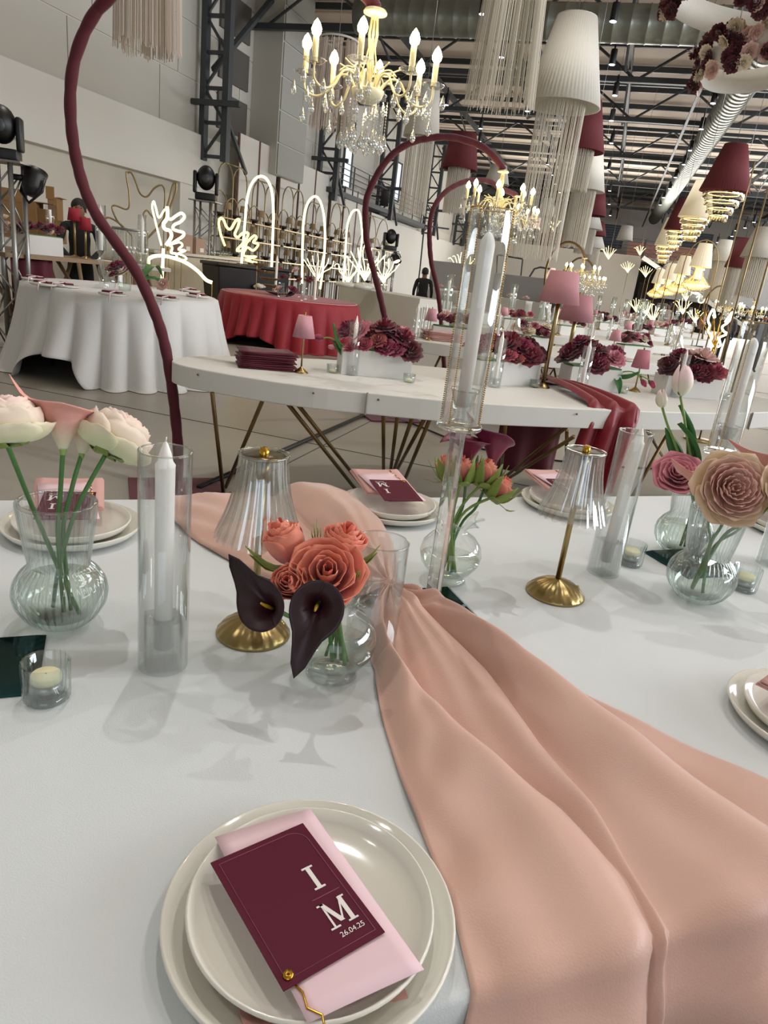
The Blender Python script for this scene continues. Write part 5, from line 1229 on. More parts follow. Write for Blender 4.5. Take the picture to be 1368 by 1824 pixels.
solo('draped_cloth', MB().grid(lambda u, v: (u*.5, .03*math.sin(u*15), -v*.7), 20, 6), M_burg, 'dark burgundy cloth hanging from the wooden trestle table', 'cloth', loc=ad(18, 452, 8.75), rot=(0, 0, ang(ta, tb2)), solid=.003)
# crystal drum
p = ad(232, 470, 9.7); dr = thing('crystal_drum', 'large cylinder of hanging glass rods behind the candlesticks', 'ornament', (p.x, p.y, tc.z-.05))
h = ad(236, 412, 9.7).z-(tc.z-.05)
for k in range(28): a = k*2*math.pi/28; part('glass_rod', MB().tube([(.2*math.cos(a), .2*math.sin(a), 0), (.2*math.cos(a), .2*math.sin(a), h)], .017, 6), GC if k % 2 else GR, dr)
part('rim', MB().lathe([(.205, h), (.215, h), (.215, h+.03), (.205, h+.03)], 32, closed=True), M_alum, dr); part('rim', MB().lathe([(.205, 0), (.215, 0), (.215, .02), (.205, .02)], 32, closed=True), M_alum, dr)

# ================================================================ people
def person(label, loc, rz, h, top, bottom, skin='#7a5240', hair='#15110f', pose='stand', hat=None, skirt=False, group=None):
    o = thing('person', label, 'person', loc, rz, group); k = h/1.75
    lean = .22 if pose == 'lean' else .03
    J = {'pel': (0, 0, .95), 'ch': (0, lean*.55, 1.25), 'nk': (0, lean*.9, 1.47), 'hd': (0, lean*1.15, 1.60), 'ht': (0, lean*1.3, 1.72)}
    if pose == 'lean': arms = {1: [(.19, lean*.85, 1.41), (.26, lean+.06, 1.14), (.13, lean+.30, 1.02), (.08, lean+.37, 1.0)], -1: [(-.19, lean*.85, 1.41), (-.27, lean+.04, 1.14), (-.14, lean+.28, 1.02), (-.08, lean+.35, 1.0)]}
    else: arms = {s: [(s*.19, lean, 1.41), (s*.25, lean-.02, 1.12), (s*.25, lean+.10, .90), (s*.24, lean+.13, .82)] for s in (1, -1)}
    if pose == 'fold': arms = {s: [(s*.19, lean, 1.41), (s*.27, lean+.02, 1.14), (s*.05, lean+.22, 1.16), (-s*.04, lean+.22, 1.18)] for s in (1, -1)}
    V = []; Rr = []; Ed = []
    def add(p, r, par=None):
        V.append(tuple(c*k for c in p)); Rr.append(r*k)
        if par is not None: Ed.append((par, len(V)-1))
        return len(V)-1
    pel = add(J['pel'], .155); w_ = add((0, lean*.3, 1.10), .13, pel); ch = add(J['ch'], .155, w_); sh = add((0, lean*.8, 1.40), .12, ch); nk = add(J['nk'], .055, sh)
    hd = add(J['hd'], .085, nk); add(J['ht'], .075, hd)
    for s in (1, -1):
        q = sh
        for p_, r_ in zip(arms[s], (.062, .046, .034, .040)): q = add(p_, r_, q)
        for f_ in range(4):
            fx = add((arms[s][3][0]+(f_-1.5)*.016, arms[s][3][1]+.05, arms[s][3][2]-.035), .010, q)
        hp = add((s*.09, 0, .88), .095, pel); kn = add((s*.11, .02, .50), .062, hp); an_ = add((s*.11, 0, .09), .042, kn); add((s*.12, .13, .045), .038, an_)
    me = bpy.data.meshes.new('body'); me.from_pydata(V, Ed, []); b = link('body', me, o)
    m = b.modifiers.new('skin', 'SKIN'); m.use_smooth_shade = True
    me.update()
    for i, r_ in enumerate(Rr): me.skin_vertices[0].data[i].radius = (r_, r_*(.72 if i in (0, 1, 2, 3) else 1))
    me.skin_vertices[0].data[0].use_root = True
    u = b.modifiers.new('u', 'SUBSURF'); u.levels = 1; u.render_levels = 2
    # clothing colour bands by height: trousers below the waist, skin at the head and hands
    mt = bpy.data.materials.new('clothes'); mt.use_nodes = True; nt = mt.node_tree; bs = nt.nodes['Principled BSDF']; bs.inputs['Roughness'].default_value = .8
    tc = nt.nodes.new('ShaderNodeTexCoord'); sp = nt.nodes.new('ShaderNodeSeparateXYZ'); cr = nt.nodes.new('ShaderNodeValToRGB'); dv = nt.nodes.new('ShaderNodeMath'); dv.operation = 'DIVIDE'; dv.inputs[1].default_value = 2*k
    nt.links.new(tc.outputs['Object'], sp.inputs[0]); nt.links.new(sp.outputs['Z'], dv.inputs[0]); nt.links.new(dv.outputs[0], cr.inputs[0]); nt.links.new(cr.outputs[0], bs.inputs['Base Color'])
    cr.color_ramp.interpolation = 'CONSTANT'; e = cr.color_ramp.elements; e[0].color = lin('#101010'); e[1].position = .04; e[1].color = lin(bottom)
    for ps, c_ in ((.49, top), (.735, skin)): q = e.new(ps); q.color = lin(c_)
    me.materials.append(mt)
    hx, hy, hz_ = [c*k for c in J['hd']]
    part('hair', MB().ball((hx, hy-.015*k, hz_+.055*k), .105*k, 14, 10, (.92, 1.05, 1.0)), mat('hair_dark', hair, .7), o)
    part('nose', MB().ball((hx, hy+.10*k, hz_+.01), .016*k, 8, 6), mat('skin_'+skin, skin, .6), o)
    part('face', MB().ball((hx, hy+.03*k, hz_+.01*k), .082*k, 14, 10, (.85, .95, 1.2)), mat('skin_'+skin, skin, .6), o)
    for s in (-1, 1): part('ear', MB().ball((hx+s*.088*k, hy, hz_), .02*k, 8, 6, (.4, .8, 1.2)), mat('skin_'+skin, skin, .6), o); part('eye', MB().ball((hx+s*.03*k, hy+.1*k, hz_+.035*k), .008*k, 6, 4), M_black, o)
    part('mouth', MB().ball((hx, hy+.105*k, hz_-.045*k), .014*k, 8, 4, (1.4, .4, .4)), mat('lips', '#7a3c38', .6), o)
    if hat: part('cap', MB().lathe([(.001, .12), (.08, .10), (.11, .03), (.16, .015), (.16, .005)], 20, c=(hx, hy, hz_+.06)), mat('cap_cloth', hat, .8), o)
    if skirt: part('skirt', MB().lathe([(.16*k, 1.0*k), (.20*k, .8*k), (.24*k, .45*k), (.28*k, .12*k)], 24, mod=lambda a, j, z: 1+.05*math.sin(a*9)), mat('skirt_black', bottom, .8), o)
    return o
p = ad(140, 358, 10.9); hh = 1.75
person('man in a black shirt leaning over the trestle table at the left', (p.x, p.y, 0), math.atan2(-p.y, -p.x)-math.pi/2, max(1.6, p.z+.02), '#0d0d10', '#0c0c0e', pose='lean')
for px, py, d_, lab, t_, b_, ps, sk in ((1192, 546, 24, 'person in a white shirt and blue jeans standing among the far tables', '#c9c4bf', '#3c5069', 'fold', False), (1206, 547, 24.6, 'person in black standing just behind the one in the white shirt', '#111114', '#111114', 'stand', False),
      (1255, 553, 22, 'person in a pink top and long black skirt walking among the far tables', '#b98783', '#101010', 'stand', True), (1303, 562, 22, 'person in a dark cap and grey top at the right', '#4a4648', '#222226', 'stand', False), (1362, 566, 20, 'person in a dark cap at the right picture edge', '#3a3638', '#222226', 'stand', False), (758, 480, 17.5, 'person in a black hijab standing behind the white plinths', '#0b0b0d', '#0b0b0d', 'stand', True)):
    p = ad(px, py, d_); person(lab, (p.x, p.y, 0), 2.6 if ps == 'fold' else rnd.uniform(0, 6), min(1.9, max(1.45, p.z+.04)), t_, b_, pose=ps, skirt=sk, hat='#20242a' if 'cap' in lab else None)

# ================================================================ stage lights and lighting towers
def moving_head(label, p, rz, s=1.0):
    o = thing('moving_head_light', label, 'stage light', p, rz); o.scale = (s, s, s)
    part('base', MB().box((0, 0, .06), (.34, .3, .12)), M_black, o, bevel=.02); part('yoke', MB().box((-.18, 0, .28), (.06, .2, .34)).box((.18, 0, .28), (.06, .2, .34)), M_black, o, bevel=.02)
    part('head', MB().ball((0, 0, .36), .17, 16, 12, (.9, 1, 1.15)), M_black, o); part('lens', MB().ball((0, -.15, .34), .07, 12, 8, (1, .4, 1)), M_steel, o); return o
def tower(label, p, h, rz, w_=.3):
    o = thing('lighting_truss', label, 'truss', (p.x, p.y, 0), rz)
    for sx in (-1, 1):
        for sy in (-1, 1): part('chord', MB().tube([(sx*w_/2, sy*w_/2, .02), (sx*w_/2, sy*w_/2, h)], .025, 8), M_alum, o)
    b = MB(); k = 0
    while k*.3 < h-.3:
        z = k*.3+.05; s = 1 if k % 2 else -1
        for sy in (-1, 1): b.tube([(-s*w_/2, sy*w_/2, z), (s*w_/2, sy*w_/2, z+.3)], .01, 5); b.tube([(sy*w_/2, -s*w_/2, z), (sy*w_/2, s*w_/2, z+.3)], .01, 5)
        k += 1
    part('bracing', b, M_alum, o); part('plate', MB().box((0, 0, h+.01), (w_+.25, w_+.1, .02)), M_alum, o, smooth=False); part('foot', MB().box((0, 0, .01), (w_+.2, w_+.2, .02)), M_alum, o, smooth=False)
def par_can(label, p, target):
    d = (Vector(target)-Vector(p)).normalized(); Rm = orient(d); o = thing('par_light', label, 'stage light', p, rot=Rm.to_euler())
    part('can', MB().lathe([(.001, -.16), (.06, -.15), (.10, -.08), (.11, .04), (.12, .10), (.112, .10), (.10, .04)], 24), M_black, o)
    part('lens', MB().lathe([(.001, .05), (.1, .05)], 20), mat('warm_lens', '#ffe8d8', .3, emit=4, emcol='#ffe3cf'), o); part('yoke', MB().tube([(.13, 0, 0), (.13, 0, -.12), (0, 0, -.24), (-.13, 0, -.12), (-.13, 0, 0)], .014, 6), M_black, o); return o
p = ad(6, 286, 8.6); tower('lighting tower with a moving head at the left picture edge', p, p.z-.02, .3, .26); moving_head('black moving-head stage light topping the tower at the left edge', p, .6, .9)
q = ad(60, 322, 8.6); par_can('black par light clamped to the left tower, its lens turned up', q, q+S(.15, 1, -.1)); solo('light_arm', MB().tube([ad(20, 314, 8.6), ad(48, 318, 8.6)], .03, 8), M_black, 'short black clamp arm between tower and par light at the left', 'clamp')
p = ad(366, 358, 16.6); tower('lighting tower behind the bar counter', p, p.z-.02, .2, .34); moving_head('black moving-head light with two slit-like lenses above the bar counter', p, .5, 1.25)
p = ad(694, 446, 20.5); tower('lighting tower by the white plinths', p, p.z-.02, .2, .34); moving_head('small distant black moving-head light above the white plinths', p, .5, 1.0); q = ad(706, 462, 20.3); par_can('small black par light hanging by the plinth tower', q, q+S(.3, -1, .3)); solo('light_arm', MB().tube([ad(697, 455, 20.3), ad(704, 459, 20.3)], .03, 6), M_black, 'short clamp arm at the plinth tower', 'clamp')
p = onx(686, 352, -9.7); o = thing('wall_speaker', 'black speaker tilted forward on the wall beside the second arch', 'speaker', p, .4); part('cabinet', MB().box((0, 0, 0), (.32, .32, .62), M=Matrix.Rotation(.25, 3, 'X')), M_black, o, bevel=.02); part('bracket', MB().box((-.35, 0, 0), (.45, .06, .06)), M_black, o, smooth=False)

# ================================================================ bar counter, bins, panels and arched shelves along the left wall
a, b = ad(268, 440, 13.6), ad(440, 462, 17.4); a.z = b.z = 0; rz = ang(a, b); L_ = (b-a).length
bc = thing('bar_counter', 'long cream bar counter behind the neon sculptures', 'counter', (a+b)/2, rz); M_cream = mat('cream_board', '#c4b79c', .6, var=.04)
hb_ = 1.18
part('worktop', MB().box((0, .3, hb_), (L_+.1, .8, .05)), mat('counter_top', '#b7ad98', .4), bc, smooth=False)
for k in range(4): part('front_panel', MB().box((-L_/2+L_*(k+.5)/4, 0, hb_/2-.02), (L_/4-.02, .05, hb_-.05)), M_cream, bc, smooth=False)
part('side_panel', MB().box((-L_/2+.02, .3, hb_/2), (.04, .6, hb_-.05)), M_cream, bc, smooth=False); part('back_frame', MB().box((0, .62, hb_/2), (L_-.1, .04, hb_-.06)), M_cream, bc, smooth=False)
dv = Vector((math.cos(rz), math.sin(rz), 0)); nv_ = Vector((-dv.y, dv.x, 0))
for k in range(12):
    o = thing('drinking_glass', 'clear tumbler in the row on the bar counter', 'glass', (a+b)/2+dv*(L_*.18+.09*k)+nv_*(.2+.1*(k % 2))+Vector((0, 0, hb_+.026)), group='tumblers on the bar counter'); part('wall', MB().lathe([(.001, .004), (.03, .004), (.038, .12), (.035, .12)], 14), GR, o)
for k, (t, s_) in enumerate(((-.12, .34), (.02, .3))):
    o = thing('cardboard_box', 'brown carton on the bar counter, %s of two' % ('left', 'right')[k], 'carton', (a+b)/2+dv*L_*t+nv_*.3+Vector((0, 0, hb_+.026)), rz); part('body', MB().box((0, 0, s_/2), (s_*1.4, .3, s_)), mat('carton_pink', '#a58a76', .8), o, smooth=False); part('label', MB().box((.05, -.152, .08), (.16, .004, .08)), M_paint, o, smooth=False)
def bin_(label, p, rz, s=1):
    o = thing('wheelie_bin', label, 'bin', (p.x, p.y, 0), rz); o.scale = (s, s, s)
    part('body', MB().add([(-.3, -.32, .1), (.3, -.32, .1), (.3, .32, .1), (-.3, .32, .1), (-.38, -.42, 1.1), (.38, -.42, 1.1), (.38, .42, 1.1), (-.38, .42, 1.1)], [(3, 2, 1, 0), (4, 5, 6, 7), (0, 1, 5, 4), (1, 2, 6, 5), (2, 3, 7, 6), (3, 0, 4, 7)]), M_black, o, smooth=False, bevel=.02)
    part('lid', MB().box((0, 0, 1.13), (.82, .9, .06)), M_black, o, bevel=.02); part('handle', MB().tube([(-.3, .45, 1.12), (-.3, .54, 1.1), (.3, .54, 1.1), (.3, .45, 1.12)], .02, 6), M_black, o)
    for s_ in (-1, 1): part('wheel', MB().lathe([(.001, -.03), (.1, -.03), (.1, .03), (.001, .03)], 18, c=(0, 0, 0), M=Matrix.Rotation(math.pi/2, 3, 'Y')), M_black, o, loc=(s_*.3, .3, .1))
bin_('large black wheelie bin between the bar counter and the red table', ad(410, 470, 13.3), .9, .98); bin_('second black wheelie bin half hidden behind the first', ad(470, 475, 14.6), .9, .98)

XP = XW+.55
def ypx(px, py, x=XP): return onx(px, py, x)
M_gwire = mat('gold_wire', '#8d7a55', .35, .8)
for i, (x0, x1, yt) in enumerate(((430, 500, 262), (502, 536, 318), (537, 592, 318), (593, 616, 350), (618, 662, 340), (663, 700, 385))):
    p, q = ypx(x0, yt, XP), ypx(x1, yt, XP); hgt = (4.25, 3.75, 4.15, 3.7, 4.05, 3.5)[i]
    k = 2 if i % 2 == 0 else 1
    o = thing('wall_panel', 'tall white backdrop panel with brown edge trim, %s along the left wall' % ['nearest', 'second', 'third', 'fourth', 'fifth', 'furthest'][i], 'panel', (XP-.1, p.y, 0)); Lp = q.y-p.y
    for j in range(k):
        part('board', MB().box((0, Lp*(j+.5)/k, hgt/2), (.06, Lp/k-.06, hgt)), M_wall2, o, smooth=False); part('edge_trim', MB().box((.03, Lp*j/k, hgt/2), (.05, .05, hgt)), mat('brown_trim', '#6f4a3a', .6), o, smooth=False)
LV = ['lowest', 'second', 'third', 'top']
def arched_shelf(label, y0, wd, h, seed, lamps=True):
    o = thing('arched_shelf', label, 'shelf', (XP+.35, y0, 0)); g = random.Random(seed); r = wd/4
    def U(yc, zt, r_, zb=0):
        pts = [(0, yc-r_, zb)]+[(0, yc-r_*math.cos(a), zt-r_*1.15+r_*1.15*math.sin(a)) for a in [k*math.pi/10 for k in range(11)]]+[(0, yc+r_, zb)]
        return MB().tube(pts, .018, 5)
    for yc, zt in ((-r, h-.1), (r, h-.1), (-1.6*r, h-.75), (0, h-.85), (1.6*r, h-.8)): part('arch_frame', U(yc, zt, r), M_gwire, o)
    part('top_bar', MB().tube([(0, -r, h-.1), (0, r, h-.1)], .018, 5), M_gwire, o)
    for k, z in enumerate((.75, 1.2, 1.65, 2.1)):
        part('shelf_board', MB().box((0, 0, z), (.3, wd*1.1, .03)), M_gwire, o, smooth=False)
        for j in range(4):
            yy = y0+(-.42+.28*j)*wd; lc = (XP+.35, yy, z+.016)
            if (j+k) % 2 == 0:
                l = thing('shelf_lamp', 'small beige lamp on the %s shelf of the %s arched unit' % (LV[k], ORD[seed]), 'lamp', lc, group='beige lamps, %s arched unit, %s shelf' % (ORD[seed], LV[k])); part('shade', MB().lathe([(.11, .2), (.08, .36)], 14), mat('beige_shade', '#8f7a5c', .8), l); part('stem', MB().lathe([(.06, 0), (.012, .02), (.012, .22)], 10), M_brass, l)
            else:
                solo('shelf_bowl', MB().lathe([(.03, 0), (.12, .05), (.15, .1), (.13, .09), (.02, .02)], 12), mat('dark_bowl', '#2a1c1c', .5), 'small dark bowl on the %s shelf of the %s arched unit' % (LV[k], ORD[seed]), 'bowl', 'dark bowls, %s arched unit, %s shelf' % (ORD[seed], LV[k]), loc=lc)
ORD = ['nearest', 'second', 'third', 'fourth', 'fifth', 'furthest']; ys_ = [ypx(px, 400, XP+.35).y for px in (412, 470, 520, 562, 606, 672)]; SW = [.82*min(abs(ys_[i]-ys_[j]) for j in range(6) if j != i) for i in range(6)]
for i, (px, h) in enumerate(((412, 3.45), (470, 3.3), (520, 3.4), (562, 3.2), (606, 3.4), (672, 3.4))):
    p = ypx(px, 400, XP+.35); arched_shelf('gold-wire arched shelf unit, %s along the left wall' % ORD[i], p.y, SW[i], h, i)
def neon(name, label, pts, r=.016, n=5, mt=None, cat='neon light', closed=False, stand=None):
    P = crm(pts, n); c = P[0]; o = thing(name, label, cat, c); part('tube', MB().tube([p-c for p in P], r, 6), mt or M_neon, o)
    lo = min(P, key=lambda q: q.z)
    if lo.z > .03 and cat != 'frame': part('stand', MB().tube([lo-c, Vector((lo.x, lo.y, .01))-c], .008, 6), M_gwire, o); part('foot', MB().lathe([(.001, 0), (.1, 0), (.1, .01), (.001, .012)], 16, c=tuple(Vector((lo.x, lo.y, .0))-c)), M_gwire, o)
    return o
for i, pl in enumerate((((430, 470, 15.5), (436, 400), (440, 355), (448, 328), (460, 315), (474, 318), (484, 340), (487, 380), (486, 420), (484, 470), (483, 505)), ((538, 505, 18), (539, 430), (541, 390), (548, 362), (560, 350), (570, 358), (577, 385), (579, 430), (575, 480), (570, 515)), ((610, 520, 21), (616, 440), (618, 405), (626, 380), (635, 374), (641, 382), (645, 420), (640, 470), (636, 520)))):
    d_ = pl[0][2]; neon('neon_arch', 'glowing neon arch before the left wall, %s of three' % ['nearest', 'middle', 'furthest'][i], [ad(q[0], q[1], d_) for q in pl], .03 if i else .028)
zz = lambda P, d: [ad(a, b, d) for a, b in P]
z5 = lambda P, d: [ad(250+a/5.472, 280+b/5.472, d) for a, b in P]
neon('neon_leaf', 'white neon zigzag leaf upright on the left', z5([(250, 860), (300, 780), (290, 720), (240, 700), (225, 650), (262, 590), (262, 480)], 10.2), .022)
neon('neon_leaf', 'white neon wavy leaf with curling right edge on the left', z5([(262, 590), (300, 605), (350, 570), (400, 545), (430, 580), (390, 630), (330, 660), (320, 700), (370, 720), (420, 735), (415, 770), (340, 820), (280, 860)], 10.25), .018)
neon('neon_leaf', 'thin neon loop leaning left behind the zigzag leaf', z5([(205, 860), (170, 720), (130, 560), (115, 480), (130, 430), (150, 490), (180, 590), (230, 520), (255, 500)], 10.3), .013)
neon('neon_leaf', 'small neon squiggles low beside the zigzag leaf', z5([(270, 850), (310, 880), (300, 930), (350, 945), (345, 990), (290, 975)], 10.25), .016)
neon('neon_leaf', 'small neon curl right of the low squiggles', z5([(300, 850), (380, 830), (410, 860), (370, 900), (440, 910), (370, 940), (420, 960), (450, 990), (400, 1010)], 10.3), .013)
neon('neon_bar', 'bright neon arc sweeping down to the right on the left side', z5([(80, 1040), (85, 990), (150, 962), (250, 965), (380, 1000), (480, 1050), (570, 1120), (640, 1195), (700, 1222)], 10.0), .024)
neon('neon_bar', 'vertical neon tube under the zigzag leaf', z5([(225, 890), (220, 980), (217, 1060), (213, 1150), (208, 1215)], 10.1), .022)
neon('neon_squiggle', 'tangled yellow neon squiggle beside the black bin', z5([(825, 865), (790, 770), (765, 660), (775, 600), (810, 610), (840, 680), (880, 700), (930, 620), (965, 610), (950, 680), (920, 750), (950, 780), (1000, 740), (1050, 740), (1030, 800), (980, 860), (940, 910), (1010, 900), (1040, 830), (1110, 765), (1130, 790), (1100, 830), (1150, 850), (1100, 910), (1040, 880), (1010, 960), (1130, 970), (1030, 1000), (1140, 1030)], 12.6), .02, mt=mat('neon_yellow', '#ffe98a', .4, emit=6, emcol='#ffe27a'))
neon('wire_sculpture', 'unlit gold wire loops arching above the neon leaf', zz([(225, 305), (226, 320), (230, 345), (228, 372), (205, 366), (200, 372), (210, 395), (225, 410)], 11), .012, mt=M_gwire, cat='sculpture')
neon('wire_sculpture', 'unlit gold wire wave against the wall at the left', zz([(225, 309), (233, 307), (241, 322), (250, 345), (262, 350), (275, 335), (288, 330), (294, 345), (292, 380)], 11.05), .012, mt=M_gwire, cat='sculpture')
neon('wire_sculpture', 'tall unlit gold wire leaf behind the neon leaf', zz([(292, 390), (300, 360), (308, 330), (314, 326), (312, 345), (300, 375), (285, 400), (262, 425)], 10.9), .014, mt=M_gwire, cat='sculpture')
neon('wire_sculpture', 'looped gold wire hoop behind the crystal drum', zz([(187, 400), (188, 390), (196, 388), (215, 400), (235, 420)], 10.6), .012, mt=M_gwire, cat='sculpture')
neon('wire_sculpture', 'hooked gold wire right of the crystal drum', zz([(254, 395), (256, 380), (262, 375), (268, 382), (275, 390)], 10.7), .012, mt=M_gwire, cat='sculpture')
def coral_neon(label, px, py, d_, s, seed, mt=None):
    g = random.Random(seed); o = thing('neon_coral', label, 'neon light', ad(px, py, d_)); 
    s *= .62
    for k in range(7):
        x = (k-3)*.11*s; pts = [Vector((0, 0, 0)), RTV*x*.5+UPV*.25*s, RTV*(x*1.2+g.uniform(-.05, .05)*s)+UPV*(.55+g.uniform(-.15, .15))*s, RTV*(x*1.5)+UPV*(.85-.08*abs(k-3))*s]
        part('branch', MB().tube(crm(pts, 4), .014*s, 5), mt or M_neon, o)
    part('stand', MB().tube([Vector((0, 0, 0)), Vector((0, 0, -o.location.z+.01 if o.location.z < 3 else 8.44-o.location.z))], .012 if o.location.z < 3 else .006, 6), M_gwire, o)
coral_neon('bright neon coral on a stem beyond the red table', 566, 500, 14, 1.0, 1); coral_neon('bright neon coral before the tall shelves', 620, 505, 17.5, 1.1, 2); coral_neon('tall neon coral beside the daylit doorway', 650, 500, 17, 1.6, 3)
coral_neon('neon coral left of the plinth tower', 683, 505, 17.5, 1.25, 4); coral_neon('small neon coral behind the third arch', 822, 490, 22, 1.3, 5)
for i, (px, py, d_, s) in enumerate(((1133, 556, 20, .7), (1150, 562, 19, .7), (1162, 574, 18, .8), (1216, 560, 20, .8), (1238, 575, 17, .6), (1118, 486, 38, 1.1), (1150, 494, 38, 1.1), (1222, 536, 30, .9), (986, 412, 36, 1.2), (1084, 462, 36, 1.2), (1140, 455, 40, 1.0))):
    coral_neon('small glowing neon coral far down the hall', px, py, d_, s, 10+i); bpy.data.objects[-1] if False else None
for o in [x for x in COL.objects if x.get('label') == 'small glowing neon coral far down the hall']: o['group'] = 'neon corals far down the hall'
neon('neon_script', 'faint looping neon script at the right before the gallery', zz([(1240, 530), (1246, 527), (1244, 537), (1251, 539), (1256, 531), (1250, 528), (1262, 532), (1266, 525), (1271, 526)], 26), .02)
# leaf-shaped neon on the right
def lw(P, d): return [ad(1094+a/4.993, 380+b/4.993, d) for a, b in P]
neon('neon_leaf', 'neon leaf outline, left lobe, beside the right tall chimney', lw([(880, 1190), (855, 1140), (870, 1090), (835, 1050), (850, 1000), (835, 950), (860, 880), (885, 860), (895, 930), (880, 900)], 9.5), .013)
neon('neon_leaf', 'neon leaf outline, right lobe, beside the right tall chimney', lw([(915, 1190), (945, 1170), (935, 1110), (980, 1085), (1010, 1070), (975, 1050), (960, 1010), (1000, 980), (1035, 940), (1050, 880), (1010, 930), (985, 970)], 9.5), .013)
o = thing('gold_fan', 'gold leaf-vein stand between the two neon lobes', 'sculpture', ad(1272, 622, 9.5))
for k in range(5): part('rib', MB().tube([(0, 0, 0), tuple(RTV*(.05*(k-2))+UPV*.25), tuple(RTV*(.11*(k-2))+UPV*.48)], .009, 5), M_gold, o)
part('stand', MB().tube([(0, 0, 0), (0, 0, -o.location.z+.01)], .015, 6), M_gold, o)

# white plinths
def block(name, label, a, b, dpt, z0, z1, mt=None, group=None, cat='plinth'):
    o = thing(name, label, cat, ((a+b)/2).to_3d().xy.to_3d()+Vector((0, 0, z0)), ang(a, b), group); part('body', MB().box((0, dpt/2, (z1-z0)/2), ((b-a).length, dpt, z1-z0)), mt or M_wall2, o, smooth=False, bevel=.01); return o
V2 = lambda x, y: Vector((x, y, 0))
block('bar_plinth', 'white bar block right of the red table, nearer', V2(-5.6, 14.6), V2(-3.35, 12.9), .8, 0, .93); block('bar_plinth', 'white bar block right of the red table, further', V2(-3.5, 14.4), V2(-2.3, 13.4), .8, 0, .80)
block('bar_plinth', 'low white step in front of the grey screens', V2(-4.6, 17.5), V2(-1.2, 15.0), .9, 0, .78)
for k in range(9):
    p = V2(-4.4, 17.6).lerp(V2(-1.35, 15.3), k/8); o = thing('small_plinth', 'small white cube plinth with a blush bloom in the row before the grey screens', 'plinth', (p.x, p.y, .785), -.6, 'small plinths before the grey screens'); part('body', MB().box((0, 0, .15), (.28, .28, .3)), M_paint, o, smooth=False); bloom('blush', (p.x, p.y, 1.13), (0, -.3, 1), 1.5, 'blush bloom on a small white plinth', 'blush blooms on the small plinths')
M_grey = mat('grey_screen', '#a9a8ae', .7)
block('grey_screen', 'pale grey standing screen left of the person in black', V2(-4.9, 19.6), V2(-3.3, 18.5), .1, 0, 1.75, M_grey, cat='screen'); block('grey_screen', 'pale grey standing screen right of the person in black', V2(-2.9, 18.2), V2(-1.2, 17.0), .1, 0, 1.6, M_grey, cat='screen')
for i, (px, py) in enumerate(((600, 508), (640, 515), (665, 520))):
    p = ad(px, py, 14.2); solo('serving_dish', MB().lathe([(.001, 0), (.2, 0), (.24, .05), (.2, .09), (.001, .1)], 24), M_plate, 'white dish on the nearer bar block, %s of three' % ['left', 'middle', 'right'][i], 'dish', loc=(p.x-.3, p.y+.1, .94) if i else (-5.1, 14.9, .94))
# far wall frames and wall lamp
def frame(label, pts, d_, r=.025, m_=None):
    P = zz(pts, d_); P = [Vector((P[0].x, P[0].y, .01))]+P; P += [Vector((P[-1].x, P[-1].y, .01))] if len(pts) > 5 else []
    neon('display_frame', label, P, r, 1, m_ or M_steel, 'frame')
frame('thin dark square frame standing against the far gallery wall', [(878, 620), (886, 455), (888, 454), (930, 461), (931, 463), (916, 600)], 24)
frame('thin dark round-cornered frame by the far gallery wall', [(936, 530), (944, 492), (952, 479), (962, 476), (984, 480)], 20); frame('tall thin frame behind the third arch', [(748, 480), (755, 410), (757, 402), (800, 408)], 24)
p = ad(981, 500, 20); o = thing('wall_lamp', 'glowing pink bell lamp at the end of the round-cornered frame', 'lamp', p); part('shade', MB().lathe([(.06, .32), (.17, .08), (.14, .0), (.06, -.1)], 16), mat('glow_pink', '#f2c9bb', .6, emit=1.2, emcol='#ffd9c4'), o)
p = ad(965, 545, 16); 
for i, (x, y_) in enumerate(((925, 560), (945, 548), (965, 558))): solo('chair_back', MB().box((0, 0, .9), (.9, .12, .35)), mat('brown_leather', '#3b2c22', .5) if i else mat('chair_tan', '#6d5a3c', .6), '%s upholstered chair back behind the flower tables' % ['tan', 'dark brown', 'near-black'][i], 'chair', loc=(ad(x, y_, 17).x, ad(x, y_, 17).y, 0), smooth=False)

